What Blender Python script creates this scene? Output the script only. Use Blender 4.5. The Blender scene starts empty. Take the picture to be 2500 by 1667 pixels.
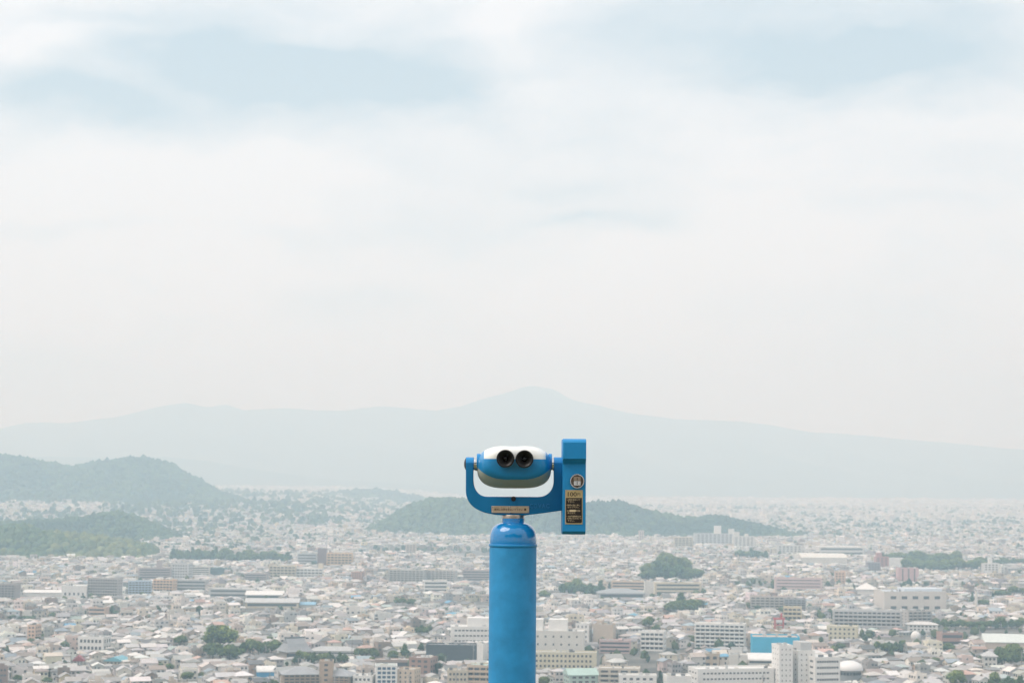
import bpy, bmesh, math, random
import numpy as np
from mathutils import Vector, Matrix

rng = np.random.default_rng(11)
random.seed(11)
R = math.radians
scene = bpy.context.scene
COL = scene.collection

# ------------------------------------------------------------------ camera
F = 4861.0                      # focal length in photograph pixels (70 mm on 36 mm / 2500 px)
CX, CY = 1250.0, 833.5
CAMZ = 120.0
PITCH = math.atan((1155 - CY) / F)
ROLL = R(0.45)
fw = Vector((0, math.cos(PITCH), math.sin(PITCH)))
u0 = Vector((0, -math.sin(PITCH), math.cos(PITCH)))
r0 = Vector((1, 0, 0))
rt = r0 * math.cos(ROLL) + u0 * math.sin(ROLL)
up = u0 * math.cos(ROLL) - r0 * math.sin(ROLL)
cd = bpy.data.cameras.new('camera')
cam = bpy.data.objects.new('camera', cd)
COL.objects.link(cam)
M = Matrix((rt, up, -fw)).transposed().to_4x4()
M.translation = Vector((0, 0, CAMZ))
cam.matrix_world = M
cd.sensor_width = 36
cd.lens = 70
cd.clip_start = 0.1
cd.clip_end = 60000
cd.dof.use_dof = True
cd.dof.focus_distance = 7.12
cd.dof.aperture_fstop = 16.0
scene.camera = cam


def ray(px, py):
    return fw + rt * ((px - CX) / F) + up * ((CY - py) / F)


# ------------------------------------------------------------------ sky, sun, exposure
SUN_EL, SUN_AZ = R(54), R(248)      # azimuth clockwise from +Y: to the left, a little behind the camera
w = bpy.data.worlds.new('World')
scene.world = w
w.use_nodes = True
nt = w.node_tree
nt.nodes.clear()


def N(tree, kind, **kw):
    n = tree.nodes.new(kind)
    for k, v in kw.items():
        if k == 'inp':
            for i, x in v.items():
                n.inputs[i].default_value = x
        else:
            setattr(n, k, v)
    return n


def mth(tree, op, a, b=None, c=None):
    n = tree.nodes.new('ShaderNodeMath')
    n.operation = op
    for i, v in enumerate((a, b, c)):
        if v is None:
            continue
        if isinstance(v, (int, float)):
            n.inputs[i].default_value = v
        else:
            tree.links.new(v, n.inputs[i])
    return n.outputs[0]


def build_world():
    L = nt.links.new
    tc = N(nt, 'ShaderNodeTexCoord')
    d = tc.outputs['Generated']
    # warp the direction a little so that the cloud edges are ragged
    nw = N(nt, 'ShaderNodeTexNoise', inp={'Scale': 9.0, 'Detail': 5.0, 'Roughness': 0.55})
    sc = N(nt, 'ShaderNodeMapping', inp={3: (1, 1, 2.2)})
    L(d, sc.inputs[0])
    L(sc.outputs[0], nw.inputs['Vector'])
    wv = N(nt, 'ShaderNodeVectorMath', operation='SUBTRACT')
    L(nw.outputs['Color'], wv.inputs[0])
    wv.inputs[1].default_value = (.5, .5, .5)
    ws = N(nt, 'ShaderNodeVectorMath', operation='MULTIPLY')
    L(wv.outputs[0], ws.inputs[0])
    ws.inputs[1].default_value = (.10, .10, .055)
    wa = N(nt, 'ShaderNodeVectorMath', operation='ADD')
    L(d, wa.inputs[0])
    L(ws.outputs[0], wa.inputs[1])
    sx = N(nt, 'ShaderNodeSeparateXYZ')
    L(wa.outputs[0], sx.inputs[0])
    az = mth(nt, 'ARCTAN2', sx.outputs[0], sx.outputs[1])
    el = mth(nt, 'ARCSINE', sx.outputs[2])
    # thin places in the cloud sheet (photograph position, half sizes, depth)
    total = None
    for (px, py, ex, ey, am) in SKY_THIN:
        v = ray(px, py).normalized()
        a0, e0 = math.atan2(v.x, v.y), math.asin(v.z)
        da = mth(nt, 'MULTIPLY', mth(nt, 'SUBTRACT', az, a0), F / ex)
        de = mth(nt, 'MULTIPLY', mth(nt, 'SUBTRACT', el, e0), F / ey)
        s = mth(nt, 'ADD', mth(nt, 'POWER', mth(nt, 'ABSOLUTE', da), 2.0), mth(nt, 'POWER', mth(nt, 'ABSOLUTE', de), 2.0))
        g = mth(nt, 'MULTIPLY', mth(nt, 'EXPONENT', mth(nt, 'MULTIPLY', s, -1.0)), am)
        total = g if total is None else mth(nt, 'ADD', total, g)
    # general cloud texture over the whole sky
    mp = N(nt, 'ShaderNodeMapping', inp={3: (1, 1, 3.2)})
    L(wa.outputs[0], mp.inputs[0])
    nc = N(nt, 'ShaderNodeTexNoise', inp={'Scale': 3.4, 'Detail': 6.0, 'Roughness': 0.5})
    L(mp.outputs[0], nc.inputs['Vector'])
    nr = N(nt, 'ShaderNodeMapRange', inp={1: .42, 2: .72, 3: 0.0, 4: 0.55})
    nr.interpolation_type = 'SMOOTHSTEP'
    L(nc.outputs['Fac'], nr.inputs[0])
    n2 = N(nt, 'ShaderNodeTexNoise', inp={'Scale': 7.0, 'Detail': 8.0, 'Roughness': 0.6})
    L(mp.outputs[0], n2.inputs['Vector'])
    fine = mth(nt, 'MULTIPLY', mth(nt, 'SUBTRACT', n2.outputs['Fac'], .5), 1.5)
    thin = mth(nt, 'ADD', mth(nt, 'MULTIPLY', nr.outputs[0], .5), mth(nt, 'ADD', total, fine))
    cl = N(nt, 'ShaderNodeClamp')
    L(thin, cl.inputs[0])
    sky = N(nt, 'ShaderNodeTexSky', sky_type='NISHITA', sun_disc=False)
    sky.sun_elevation = SUN_EL
    sky.sun_rotation = SUN_AZ
    sky.dust_density = 3.0
    # cloud: white where thick, pale blue grey where thin, the blue sky barely coming through
    cr = N(nt, 'ShaderNodeMix', data_type='RGBA')
    cr.inputs['A'].default_value = SKY_WHITE + (1,)
    cr.inputs['B'].default_value = SKY_BLUE + (1,)
    L(cl.outputs[0], cr.inputs['Factor'])
    sm = N(nt, 'ShaderNodeMix', data_type='RGBA')
    sm.inputs['Factor'].default_value = 0.90
    L(sky.outputs[0], sm.inputs['A'])
    L(cr.outputs['Result'], sm.inputs['B'])
    bg = N(nt, 'ShaderNodeBackground', inp={'Strength': 0.1})
    L(sm.outputs['Result'], bg.inputs[0])
    out = N(nt, 'ShaderNodeOutputWorld')
    L(bg.outputs[0], out.inputs[0])


SKY_WHITE = (9.35, 9.75, 10.15)
SKY_BLUE = (4.5, 5.9, 7.1)
SKY_THIN = [  # px, py, half width, half height, depth
    (790, 195, 330, 105, 1.15), (560, 110, 220, 70, 0.55), (980, 215, 190, 70, 0.40),
    (1850, 90, 430, 130, 0.85), (2150, 175, 380, 75, 0.70), (2450, 60, 240, 110, 0.55), (1230, 60, 110, 60, -.4), (120, 110, 220, 60, -.4), (340, 640, 75, 40, -.5), (300, 690, 200, 40, .22),
    (60, 230, 200, 65, 0.70), (330, 275, 190, 45, 0.50), (20, 70, 90, 40, .15),
    (1480, 560, 140, 26, 0.36), (1360, 470, 120, 20, 0.22), (620, 560, 280, 28, 0.30),
    (100, 560, 190, 30, 0.22), (2000, 330, 120, 20, .14), (300, 30, 200, 30, .35),
]
build_world()

sd = bpy.data.lights.new('sun', 'SUN')
sd.energy = 2.0
sd.angle = R(40)
sd.color = (1.0, 0.96, 0.90)
sun = bpy.data.objects.new('sun', sd)
COL.objects.link(sun)
sdir = Vector((math.sin(SUN_AZ) * math.cos(SUN_EL), math.cos(SUN_AZ) * math.cos(SUN_EL), math.sin(SUN_EL)))
sun.rotation_euler = sdir.to_track_quat('Z', 'Y').to_euler()
sun.location = (0, 0, 300)

scene.view_settings.view_transform = 'Standard'
scene.view_settings.look = 'None'
scene.view_settings.exposure = 0.21
scene.view_settings.gamma = 1.0
scene.render.engine = 'CYCLES'
cy = scene.cycles
cy.use_denoising = True
try:
    cy.denoiser = 'OPENIMAGEDENOISE'
    cy.denoising_input_passes = 'RGB_ALBEDO_NORMAL'
except Exception:
    pass
cy.max_bounces = 8
cy.diffuse_bounces = 3
cy.glossy_bounces = 3
cy.transmission_bounces = 4
cy.volume_bounces = 5
cy.caustics_reflective = False
cy.caustics_refractive = False

HAZE_DENSITY = 2.5e-4


# ------------------------------------------------------------------ materials
MATS = {}


def pmat(name, color=(.5, .5, .5), rough=.6, metal=0.0, attr=False, var=0.0, vscale=.3, bump=0.0, bscale=200.0,
         coat=0.0, spec=0.5, rand=0.0, coords='Object', trans=0.0):
    if name in MATS:
        return MATS[name]
    m = bpy.data.materials.new(name)
    m.use_nodes = True
    t = m.node_tree
    b = t.nodes['Principled BSDF']
    b.inputs['Roughness'].default_value = rough
    b.inputs['Metallic'].default_value = metal
    b.inputs['Coat Weight'].default_value = coat
    b.inputs['Coat Roughness'].default_value = .08
    b.inputs['Specular IOR Level'].default_value = spec
    b.inputs['Base Color'].default_value = tuple(color) + (1,)
    src = None
    if attr:
        a = N(t, 'ShaderNodeAttribute', attribute_name='Col')
        src = a.outputs['Color']
    else:
        c = N(t, 'ShaderNodeRGB')
        c.outputs[0].default_value = tuple(color) + (1,)
        src = c.outputs[0]
    tc = N(t, 'ShaderNodeTexCoord')
    fac = None
    if var:
        n = N(t, 'ShaderNodeTexNoise', inp={'Scale': vscale, 'Detail': 5.0, 'Roughness': .6})
        t.links.new(tc.outputs[coords], n.inputs['Vector'])
        mr = N(t, 'ShaderNodeMapRange', inp={1: .25, 2: .75, 3: 1 - var, 4: 1 + var})
        t.links.new(n.outputs['Fac'], mr.inputs[0])
        fac = mr.outputs[0]
    if rand:
        oi = N(t, 'ShaderNodeObjectInfo')
        mr = N(t, 'ShaderNodeMapRange', inp={1: 0, 2: 1, 3: 1 - rand, 4: 1 + rand})
        t.links.new(oi.outputs['Random'], mr.inputs[0])
        fac = mr.outputs[0] if fac is None else mth(t, 'MULTIPLY', fac, mr.outputs[0])
    if fac is not None:
        hs = N(t, 'ShaderNodeHueSaturation')
        t.links.new(src, hs.inputs['Color'])
        t.links.new(fac, hs.inputs['Value'])
        src = hs.outputs[0]
    t.links.new(src, b.inputs['Base Color'])
    if bump:
        n = N(t, 'ShaderNodeTexNoise', inp={'Scale': bscale, 'Detail': 3.0})
        t.links.new(tc.outputs[coords], n.inputs['Vector'])
        bn = N(t, 'ShaderNodeBump', inp={'Strength': bump, 'Distance': 0.002})
        t.links.new(n.outputs['Fac'], bn.inputs['Height'])
        t.links.new(bn.outputs[0], b.inputs['Normal'])
    MATS[name] = m
    return m


def cmat(kind, col):
    """a wall / roof material of one plain colour"""
    name = '%s_%02d_%02d_%02d' % (kind, int(col[0] * 99), int(col[1] * 99), int(col[2] * 99))
    if kind == 'wall':
        return pmat(name, col, .8, var=.07, vscale=.25)
    return pmat(name, col, .5, var=.13, vscale=.4)


# ------------------------------------------------------------------ mesh helpers
def mesh_np(name, V, polys, cols=None, mats=(), smooth=False):
    """V (n,3); polys list of (m,k) index arrays; cols list of (m,3) face colours"""
    me = bpy.data.meshes.new(name)
    V = np.asarray(V, np.float32)
    me.vertices.add(len(V))
    me.vertices.foreach_set('co', V.ravel())
    polys = [np.asarray(p, np.int32) for p in polys if len(p)]
    nl = sum(p.size for p in polys)
    npoly = sum(len(p) for p in polys)
    me.loops.add(nl)
    me.polygons.add(npoly)
    me.loops.foreach_set('vertex_index', np.concatenate([p.ravel() for p in polys]))
    tot = np.concatenate([np.full(len(p), p.shape[1], np.int32) for p in polys])
    start = np.concatenate([[0], np.cumsum(tot)[:-1]]).astype(np.int32)
    me.polygons.foreach_set('loop_start', start)
    me.polygons.foreach_set('loop_total', tot)
    me.polygons.foreach_set('use_smooth', np.full(npoly, bool(smooth)))
    if cols is not None:
        c = np.concatenate([np.asarray(x, np.float32) for x in cols if len(x)])
        a = me.attributes.new('Col', 'FLOAT_COLOR', 'FACE')
        a.data.foreach_set('color', np.concatenate([c, np.ones((len(c), 1), np.float32)], 1).ravel())
    me.update(calc_edges=True)
    for m in mats:
        me.materials.append(m)
    return me


def link(name, me, parent=None, loc=None, **props):
    o = bpy.data.objects.new(name, me)
    COL.objects.link(o)
    if parent is not None:
        o.parent = parent
    if loc is not None:
        o.location = loc
    for k, v in props.items():
        o[k] = v
    return o


def thing(name, label, cat, loc=(0, 0, 0), rz=0.0, group=None):
    o = link(name, None, loc=loc, label=label, category=cat)
    o.empty_display_size = .2
    o.rotation_euler = (0, 0, rz)
    if group:
        o['group'] = group
    return o


def bm_mesh(name, bm, mat, smooth=None):
    me = bpy.data.meshes.new(name)
    bm.normal_update()
    bm.to_mesh(me)
    bm.free()
    me.materials.append(mat)
    if smooth is not None:
        me.polygons.foreach_set('use_smooth', np.ones(len(me.polygons), bool))
        if smooth < 180:
            me.set_sharp_from_angle(angle=R(smooth))
    return me


BOXF = np.array([(0, 3, 2, 1), (4, 5, 6, 7), (0, 1, 5, 4), (1, 2, 6, 5), (2, 3, 7, 6), (3, 0, 4, 7)])


def boxv(x0, x1, y0, y1, z0, z1):
    return np.array([(x0, y0, z0), (x1, y0, z0), (x1, y1, z0), (x0, y1, z0),
                     (x0, y0, z1), (x1, y0, z1), (x1, y1, z1), (x0, y1, z1)], float)


def boxes_mesh(name, boxes, mat):
    V = np.concatenate([boxv(*b) for b in boxes])
    Fc = np.concatenate([BOXF + 8 * i for i in range(len(boxes))])
    return mesh_np(name, V, [Fc], mats=[mat])


def lathe(name, prof, mat, seg=64, axis='Z', smooth=40):
    """prof: (r, h) pairs from one end to the other"""
    prof = np.array(prof, float)
    a = np.linspace(0, 2 * np.pi, seg, endpoint=False)
    n = len(prof)
    V = np.zeros((n, seg, 3))
    V[:, :, 0] = prof[:, 0, None] * np.cos(a)
    V[:, :, 1] = prof[:, 0, None] * np.sin(a)
    V[:, :, 2] = prof[:, 1, None]
    if axis == 'X':
        V = np.stack([V[..., 2], V[..., 0], V[..., 1]], -1)
    elif axis == 'Y':
        V = np.stack([V[..., 0], V[..., 2], -V[..., 1]], -1)
    i = np.arange(n - 1)[:, None] * seg
    j = np.arange(seg)[None]
    k = (j + 1) % seg
    Q = np.stack([i + j, i + k, i + seg + k, i + seg + j], -1).reshape(-1, 4)
    me = mesh_np(name, V.reshape(-1, 3), [Q], mats=[mat], smooth=True)
    bm = bmesh.new()
    bm.from_mesh(me)
    bmesh.ops.remove_doubles(bm, verts=bm.verts, dist=1e-7)
    bmesh.ops.recalc_face_normals(bm, faces=bm.faces)
    bm.to_mesh(me)
    bm.free()
    me.set_sharp_from_angle(angle=R(smooth))
    return me


def sstep(x, a, b):
    t = np.clip((np.asarray(x, float) - a) / (b - a), 0, 1)
    return t * t * (3 - 2 * t)


def vnoise(x, y, scale, seed=0):
    """smooth value noise, vectorised"""
    g = np.random.default_rng(900 + seed).random((256, 256))
    u = np.asarray(x, float) / scale + 1000.37
    v = np.asarray(y, float) / scale + 1000.71
    i = np.floor(u).astype(int)
    j = np.floor(v).astype(int)
    fu = u - i
    fv = v - j
    fu = fu * fu * (3 - 2 * fu)
    fv = fv * fv * (3 - 2 * fv)
    a = g[i % 256, j % 256]
    b = g[(i + 1) % 256, j % 256]
    c = g[i % 256, (j + 1) % 256]
    d = g[(i + 1) % 256, (j + 1) % 256]
    return (a * (1 - fu) + b * fu) * (1 - fv) + (c * (1 - fu) + d * fu) * fv


def fbm(x, y, scale, oct=4, seed=0):
    s, amp, tot = 0, 1.0, 0
    for k in range(oct):
        s = s + amp * vnoise(x, y, scale / 2 ** k, seed + k)
        tot += amp
        amp *= .5
    return s / tot


# ------------------------------------------------------------------ terrain
D2S = 2500 / 2352.0


def crest(pts, Yc):
    out = []
    for (px, py) in pts:
        d = ray(px, py)
        out.append((d.x / d.y * Yc, CAMZ + d.z / d.y * Yc))
    return np.array(out)


class Hill:
    def __init__(s, pts, Yc, wf, wb, end=60.0, ny=40, nx=90, tilt=0.0, power=1.0):
        c = crest(pts, Yc)
        s.cx = np.concatenate([[c[0, 0] - end], c[:, 0], [c[-1, 0] + end]])
        s.cz = np.concatenate([[min(-6, c[0, 1])], c[:, 1], [-8]])
        s.Yc, s.wf, s.wb, s.nx, s.ny, s.tilt, s.power = Yc, wf, wb, nx, ny, tilt, power

    def yc(s, x):
        return s.Yc + s.tilt * (np.asarray(x) - s.cx.mean())

    def h(s, x, y):
        x = np.asarray(x, float)
        y = np.asarray(y, float)
        H = np.interp(x, s.cx, s.cz, left=-8, right=-8)
        dy = y - s.yc(x)
        wd = np.where(dy < 0, s.wf, s.wb)
        t = np.clip(np.abs(dy) / wd, 0, 1)
        # gullies and spurs on the flanks, none on the crest
        g = fbm(x, y * .5, 170, 3, 130)
        prof = .5 + .5 * np.cos(np.pi * t)
        prof = prof - .75 * (np.abs(g - .5) * 2 < .16) * 0 - .55 * np.sin(np.pi * t) ** 1.2 * (g - .42)
        return (H + 8) * np.clip(prof, 0, 1) - 8


def S(pts):
    return [(a * D2S, b * D2S) for a, b in pts]


HILL_L = Hill(S([(-260, 1040), (-120, 1032), (0, 1046), (60, 1056), (110, 1064), (150, 1074), (185, 1070), (230, 1062), (290, 1053),
                 (325, 1054), (370, 1062), (400, 1078), (440, 1098), (470, 1118), (505, 1134), (540, 1144)]), 5400, 620, 700, end=160)
HILL_C = Hill(S([(845, 1214), (870, 1204), (900, 1184), (940, 1164), (985, 1149), (1030, 1147), (1100, 1152), (1200, 1160), (1270, 1162), (1345, 1157),
                 (1390, 1155), (1440, 1159), (1500, 1178), (1560, 1188), (1600, 1190), (1650, 1186), (1700, 1196), (1770, 1212),
                 (1820, 1227), (1850, 1237), (1872, 1247)]), 3900, 230, 300, end=25, tilt=-.12)
HILL_M = Hill(S([(690, 1146), (730, 1138), (780, 1131), (830, 1126), (870, 1126), (915, 1133), (960, 1142), (985, 1150)]), 6900, 220, 400, end=40)
HILL_A = Hill(S([(-150, 1215), (-60, 1216), (0, 1212), (35, 1207), (60, 1210), (100, 1222), (170, 1229), (250, 1238), (330, 1252), (352, 1270), (365, 1290)]),
              2700, 120, 170, end=20)
HILL_B = Hill(S([(-100, 1205), (40, 1200), (120, 1196), (190, 1190), (240, 1180), (290, 1183), (340, 1200), (380, 1222), (425, 1255)]), 3350, 200, 260, end=30)
HILLS = [HILL_L, HILL_C, HILL_M, HILL_A, HILL_B]


def rise(x, y):
    x = np.asarray(x, float)
    y = np.asarray(y, float)
    return 36 * sstep(y, 3700, 5000) * sstep(-x, 150, 750) * (1 - .0 * y)


def hill_h(x, y):
    return np.max([q.h(x, y) for q in HILLS], 0)


def ground_h(x, y):
    return np.maximum(rise(x, y), np.maximum(hill_h(x, y), 0))


def hit(px, py, ymax=None):
    """where a pixel's ray meets the terrain"""
    d = ray(px, py)
    t0, t1 = 900.0, 20000.0
    ts = np.linspace(900, 12000, 1800)
    x = d.x / d.y * ts
    z = CAMZ + d.z / d.y * ts
    b = z < np.maximum(rise(x, ts), 0)
    i = int(np.argmax(b)) if b.any() else len(ts) - 1
    y = ts[i]
    for _ in range(6):
        y = (CAMZ - float(np.maximum(rise(d.x / d.y * y, y), 0))) / (-d.z / d.y)
    return d.x / d.y * y, y


def grid_mesh(name, xs, ys, hf, mat, smooth=True):
    X, Y = np.meshgrid(xs, ys, indexing='ij')
    Z = hf(X, Y)
    V = np.stack([X, Y, Z], -1).reshape(-1, 3)
    nx, ny = len(xs), len(ys)
    i = np.arange(nx - 1)[:, None] * ny
    j = np.arange(ny - 1)[None]
    Q = np.stack([i + j, i + ny + j, i + ny + j + 1, i + j + 1], -1).reshape(-1, 4)
    return mesh_np(name, V, [Q], mats=[mat], smooth=smooth)


def two_tone(name, c1, c2, scale, rough=.9, bump=0.0, bdist=1.0, lo=.35, hi=.65):
    m = bpy.data.materials.new(name)
    m.use_nodes = True
    t = m.node_tree
    b = t.nodes['Principled BSDF']
    b.inputs['Roughness'].default_value = rough
    b.inputs['Specular IOR Level'].default_value = .2
    tc = N(t, 'ShaderNodeTexCoord')
    n = N(t, 'ShaderNodeTexNoise', inp={'Scale': scale, 'Detail': 8.0, 'Roughness': .65})
    t.links.new(tc.outputs['Object'], n.inputs['Vector'])
    mr = N(t, 'ShaderNodeMapRange', inp={1: lo, 2: hi})
    t.links.new(n.outputs['Fac'], mr.inputs[0])
    mx = N(t, 'ShaderNodeMix', data_type='RGBA')
    mx.inputs['A'].default_value = c1 + (1,)
    mx.inputs['B'].default_value = c2 + (1,)
    t.links.new(mr.outputs[0], mx.inputs['Factor'])
    t.links.new(mx.outputs['Result'], b.inputs['Base Color'])
    if bump:
        bn = N(t, 'ShaderNodeBump', inp={'Strength': bump, 'Distance': bdist})
        t.links.new(n.outputs['Fac'], bn.inputs['Height'])
        t.links.new(bn.outputs[0], b.inputs['Normal'])
    return m


M_CITY = two_tone('urban_ground', (.09, .09, .085), (.24, .225, .20), .02)
M_WOOD = two_tone('wood_floor', (.035, .055, .03), (.075, .10, .05), .02)
M_FAR = two_tone('far_forest', (.03, .05, .035), (.07, .09, .05), .003, bump=.6, bdist=40)
M_TERRACE = two_tone('lookout_earth', (.16, .145, .09), (.10, .125, .05), .6)

ground = link('ground', grid_mesh('ground', np.concatenate([[-19000, -9000, -5000, -3500], np.arange(-2600, 2601, 130.), [3500, 5000, 9000, 19000]]),
                                  np.concatenate([[-19000, -5000, 0, 600], np.arange(900, 9001, 150.), [10000, 12000, 15000, 19000]]),
                                  lambda x, y: rise(x, y), M_CITY), kind='structure', label='grey city plain running out to the mountains', category='ground')

for nm, hh, lab in (('wooded_hill', HILL_L, 'long forested hill at the edge of the city, left of the viewer'),
                    ('wooded_hill', HILL_C, 'low forested hill rising out of the city behind the viewer'),
                    ('wooded_hill', HILL_M, 'faint small hill far across the city'),
                    ('wooded_hill', HILL_A, 'small wooded hillock with bamboo in front of the hillside suburb'),
                    ('wooded_hill', HILL_B, 'wooded rise with houses behind the bamboo hillock')):
    xs = np.linspace(hh.cx[0] - 5, hh.cx[-1] + 5, hh.nx)
    y0 = min(hh.yc(hh.cx[0]), hh.yc(hh.cx[-1])) - hh.wf
    y1 = max(hh.yc(hh.cx[0]), hh.yc(hh.cx[-1])) + hh.wb
    f = lambda x, y, q=hh: q.h(x, y) - 3.0
    link(nm, grid_mesh(nm, xs, np.linspace(y0, y1, hh.ny), f, M_WOOD), kind='structure', label=lab, category='hill')

# far mountains
RIDGE = S([(-500, 1010), (-300, 1000), (-120, 992), (0, 984), (60, 971), (150, 969), (270, 955), (330, 940), (380, 928), (430, 920), (480, 932), (520, 925), (560, 939),
           (650, 934), (720, 939), (800, 941), (880, 930), (930, 933), (1000, 939), (1060, 930), (1110, 912), (1160, 899), (1200, 888), (1225, 884), (1270, 891),
           (1320, 917), (1380, 931), (1440, 946), (1550, 961), (1700, 966), (1780, 976), (1860, 990), (1950, 996), (2060, 1006), (2130, 1013), (2240, 1022), (2352, 1031),
           (2500, 1040), (2700, 1050), (2900, 1070)])
rc = crest(RIDGE, 15200)


def mountain(x, y):
    H = np.interp(x, rc[:, 0], rc[:, 1]) + 22 * (fbm(x, y * 0, 500, 3, 40) - .5)
    t = np.where(y < 15200, (15200 - y) / 4200, (y - 15200) / 2600)
    t = np.clip(t, 0, 1)
    prof = (1 - t) ** 1.25
    spur = fbm(x + .35 * (y - 15200), y * .35, 900, 5, 60)
    spur = 1 - np.abs(2 * spur - 1) * 2.2
    k = np.sin(np.pi * np.clip(t, 0, 1)) ** .8
    return (H + 10) * np.clip(prof - .20 * k * (1 - spur) * (prof ** .5), 0, 2) - 10


link('mountains', grid_mesh('mountains', np.linspace(-6800, 6800, 330), np.linspace(10900, 17700, 130), mountain, M_FAR),
     kind='structure', label='pale hazy mountain range with one pointed summit', category='mountain')
# a lower, nearer range in front of it on the left
FOOT = S([(-400, 1050), (-150, 1040), (0, 1052), (120, 1046), (260, 1052), (380, 1046), (480, 1058), (600, 1078), (720, 1094), (860, 1104), (1000, 1112), (1150, 1122), (1300, 1134)])
fc_ = crest(FOOT, 11500)


def foothill(x, y):
    H = np.interp(x, fc_[:, 0], fc_[:, 1], left=-10, right=-10) + 16 * (fbm(x, y * 0, 420, 3, 44) - .5)
    t = np.clip(np.abs(y - 11500) / 1300, 0, 1)
    return (H + 12) * (1 - t) ** 1.1 - 12


link('foothills', grid_mesh('foothills', np.linspace(fc_[0, 0], fc_[-1, 0], 160), np.linspace(10100, 12900, 50), foothill, M_FAR),
     kind='structure', label='low hazy foothills below the mountain range', category='mountain')

# the lookout hill under the camera and the viewer
VY = 7.2
LOOK_Z = CAMZ - 1.56


def lookout(x, y):
    r = np.sqrt((x / 1.1) ** 2 + ((y + 7) / 1.15) ** 2)
    e = np.maximum(r - 15.5, 0)
    z = LOOK_Z - np.where(e < 4, .09 * e * e, 1.44 + .62 * (e - 4))
    z = z + (fbm(x, y, 40, 3, 80) - .5) * 5 * sstep(e, 4, 40)
    return np.maximum(z, -2)


def spread(n, p=2.2, m=260):
    t = np.linspace(-1, 1, n)
    return np.sign(t) * np.abs(t) ** p * m


link('lookout_hill', grid_mesh('lookout_hill', spread(90), spread(90) - 5, lookout, M_TERRACE), kind='structure',
     label='earthy hilltop the viewer stands on', category='hill')


# ------------------------------------------------------------------ coin-operated viewer
SZ = VY / F * (380 / 1986.0)       # metres per pixel of the enlarged view it was measured in
base_d = ray(1090 + 850 * 380 / 1986, 1040 + 1520 * 380 / 1986)
VX = base_d.x / base_d.y * VY
VZ = CAMZ + base_d.z / base_d.y * VY          # height of the pillar's rim


def PX(zx, zy):
    return (zx - 850 - (1520 - zy) * math.tan(ROLL)) * SZ


def PZ(zx, zy):
    return (1520 - zy + (zx - 850) * math.tan(ROLL)) * SZ


BLUE = (.014, .265, .585)
M_BLUE = pmat('blue_enamel', BLUE, .30, var=.05, vscale=6, bump=.05, bscale=120, coat=.2, spec=.4)
M_BLUEG = pmat('blue_gloss', (.008, .245, .59), .12, coat=.8)
M_BLUEH = pmat('blue_hammered', BLUE, .46, bump=.5, bscale=420, var=.08, vscale=14, spec=.35)
M_BLUEP = pmat('blue_pillar', (.030, .29, .585), .5, bump=.35, bscale=320, var=.20, vscale=11, spec=.35)
M_BLUEY = pmat('blue_yoke', (.005, .185, .42), .5, spec=.3, bump=.5, bscale=420, var=.06, vscale=9)
M_OLIVE = pmat('grey_olive', (.50, .51, .43), .38, var=.06, vscale=12)  # underside tone, darker and more olive than the upper shell
M_CREAM = pmat('cream_enamel', (.83, .82, .78), .35, var=.03, vscale=8)
M_BLACK = pmat('black_rubber', (.010, .009, .009), .42)
M_CUP = pmat('eyecup_inner', (.017, .016, .016), .33)
M_LENS = pmat('lens_glass', (.004, .004, .006), .25)
M_STEEL = pmat('polished_steel', (.72, .70, .68), .16, 1.0)
M_BRUSH = pmat('brushed_steel', (.50, .42, .35), .34, 1.0)
M_BRASS = pmat('brass_plate', (.66, .50, .27), .38, .75)
M_TAN = pmat('bronze_plate', (.62, .47, .34), .42, .45)
M_PANEL = pmat('dark_panel', (.012, .006, .005), .5)
M_INK = pmat('dark_ink', (.03, .02, .015), .6)
M_GOLDINK = pmat('gold_lettering', (.72, .56, .34), .5)
M_BROWN = pmat('coin_block', (.42, .33, .26), .3, .8)
M_HOLE = pmat('screw_hole', (.012, .008, .012), .5)

viewer = thing('coin_operated_viewer', 'blue and white coin-operated binocular viewer on a round blue pillar', 'viewer', (VX, VY, LOOK_Z))
OZ = VZ - LOOK_Z                   # rim height above the viewer's foot


def part(name, me, parent=viewer, loc=(0, 0, 0), lab=None):
    o = link(name, me, parent)
    # parts are modelled about the rim centre: lift them once, sub-parts inherit it
    o.location = (loc[0], loc[1], loc[2] + (OZ if parent is viewer else 0))
    if lab:
        o['label'] = lab
    return o


s = SZ
# pillar, foot plate, rim, shoulder, steel collar
part('pillar', lathe('pillar', [(0, -OZ + .014), (299 * s, -OZ + .014), (299 * s, -30 * s), (296 * s, -12 * s), (0, -12 * s)], M_BLUEP, 96))
fp = part('foot_plate', lathe('foot_plate', [(0, -OZ - .004), (470 * s, -OZ - .004), (470 * s, -OZ + .012), (455 * s, -OZ + .016), (0, -OZ + .016)], M_BLUEP, 64))
for k in range(6):
    a = k * math.pi / 3 + .3
    part('bolt', lathe('bolt', [(0, 0), (.012, 0), (.012, .010), (0, .012)], M_BRUSH, 6), fp, (390 * s * math.cos(a), 390 * s * math.sin(a), -OZ + .016))
part('rim', lathe('rim', [(290 * s, -16 * s), (304 * s, -15 * s), (309 * s, -9 * s), (309 * s, 12 * s), (305 * s, 20 * s), (290 * s, 23 * s)], M_BLUE, 96))
shoulder = [(296, 22), (297, 40), (296, 95), (293, 130), (288, 160), (278, 190), (262, 218), (240, 244), (214, 264), (186, 277), (160, 284), (146, 287), (143, 291), (143, 340), (140, 343), (0, 343)]
part('shoulder', lathe('shoulder', [(a * s, b * s) for a, b in shoulder], M_BLUEG, 128, smooth=32))
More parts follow.
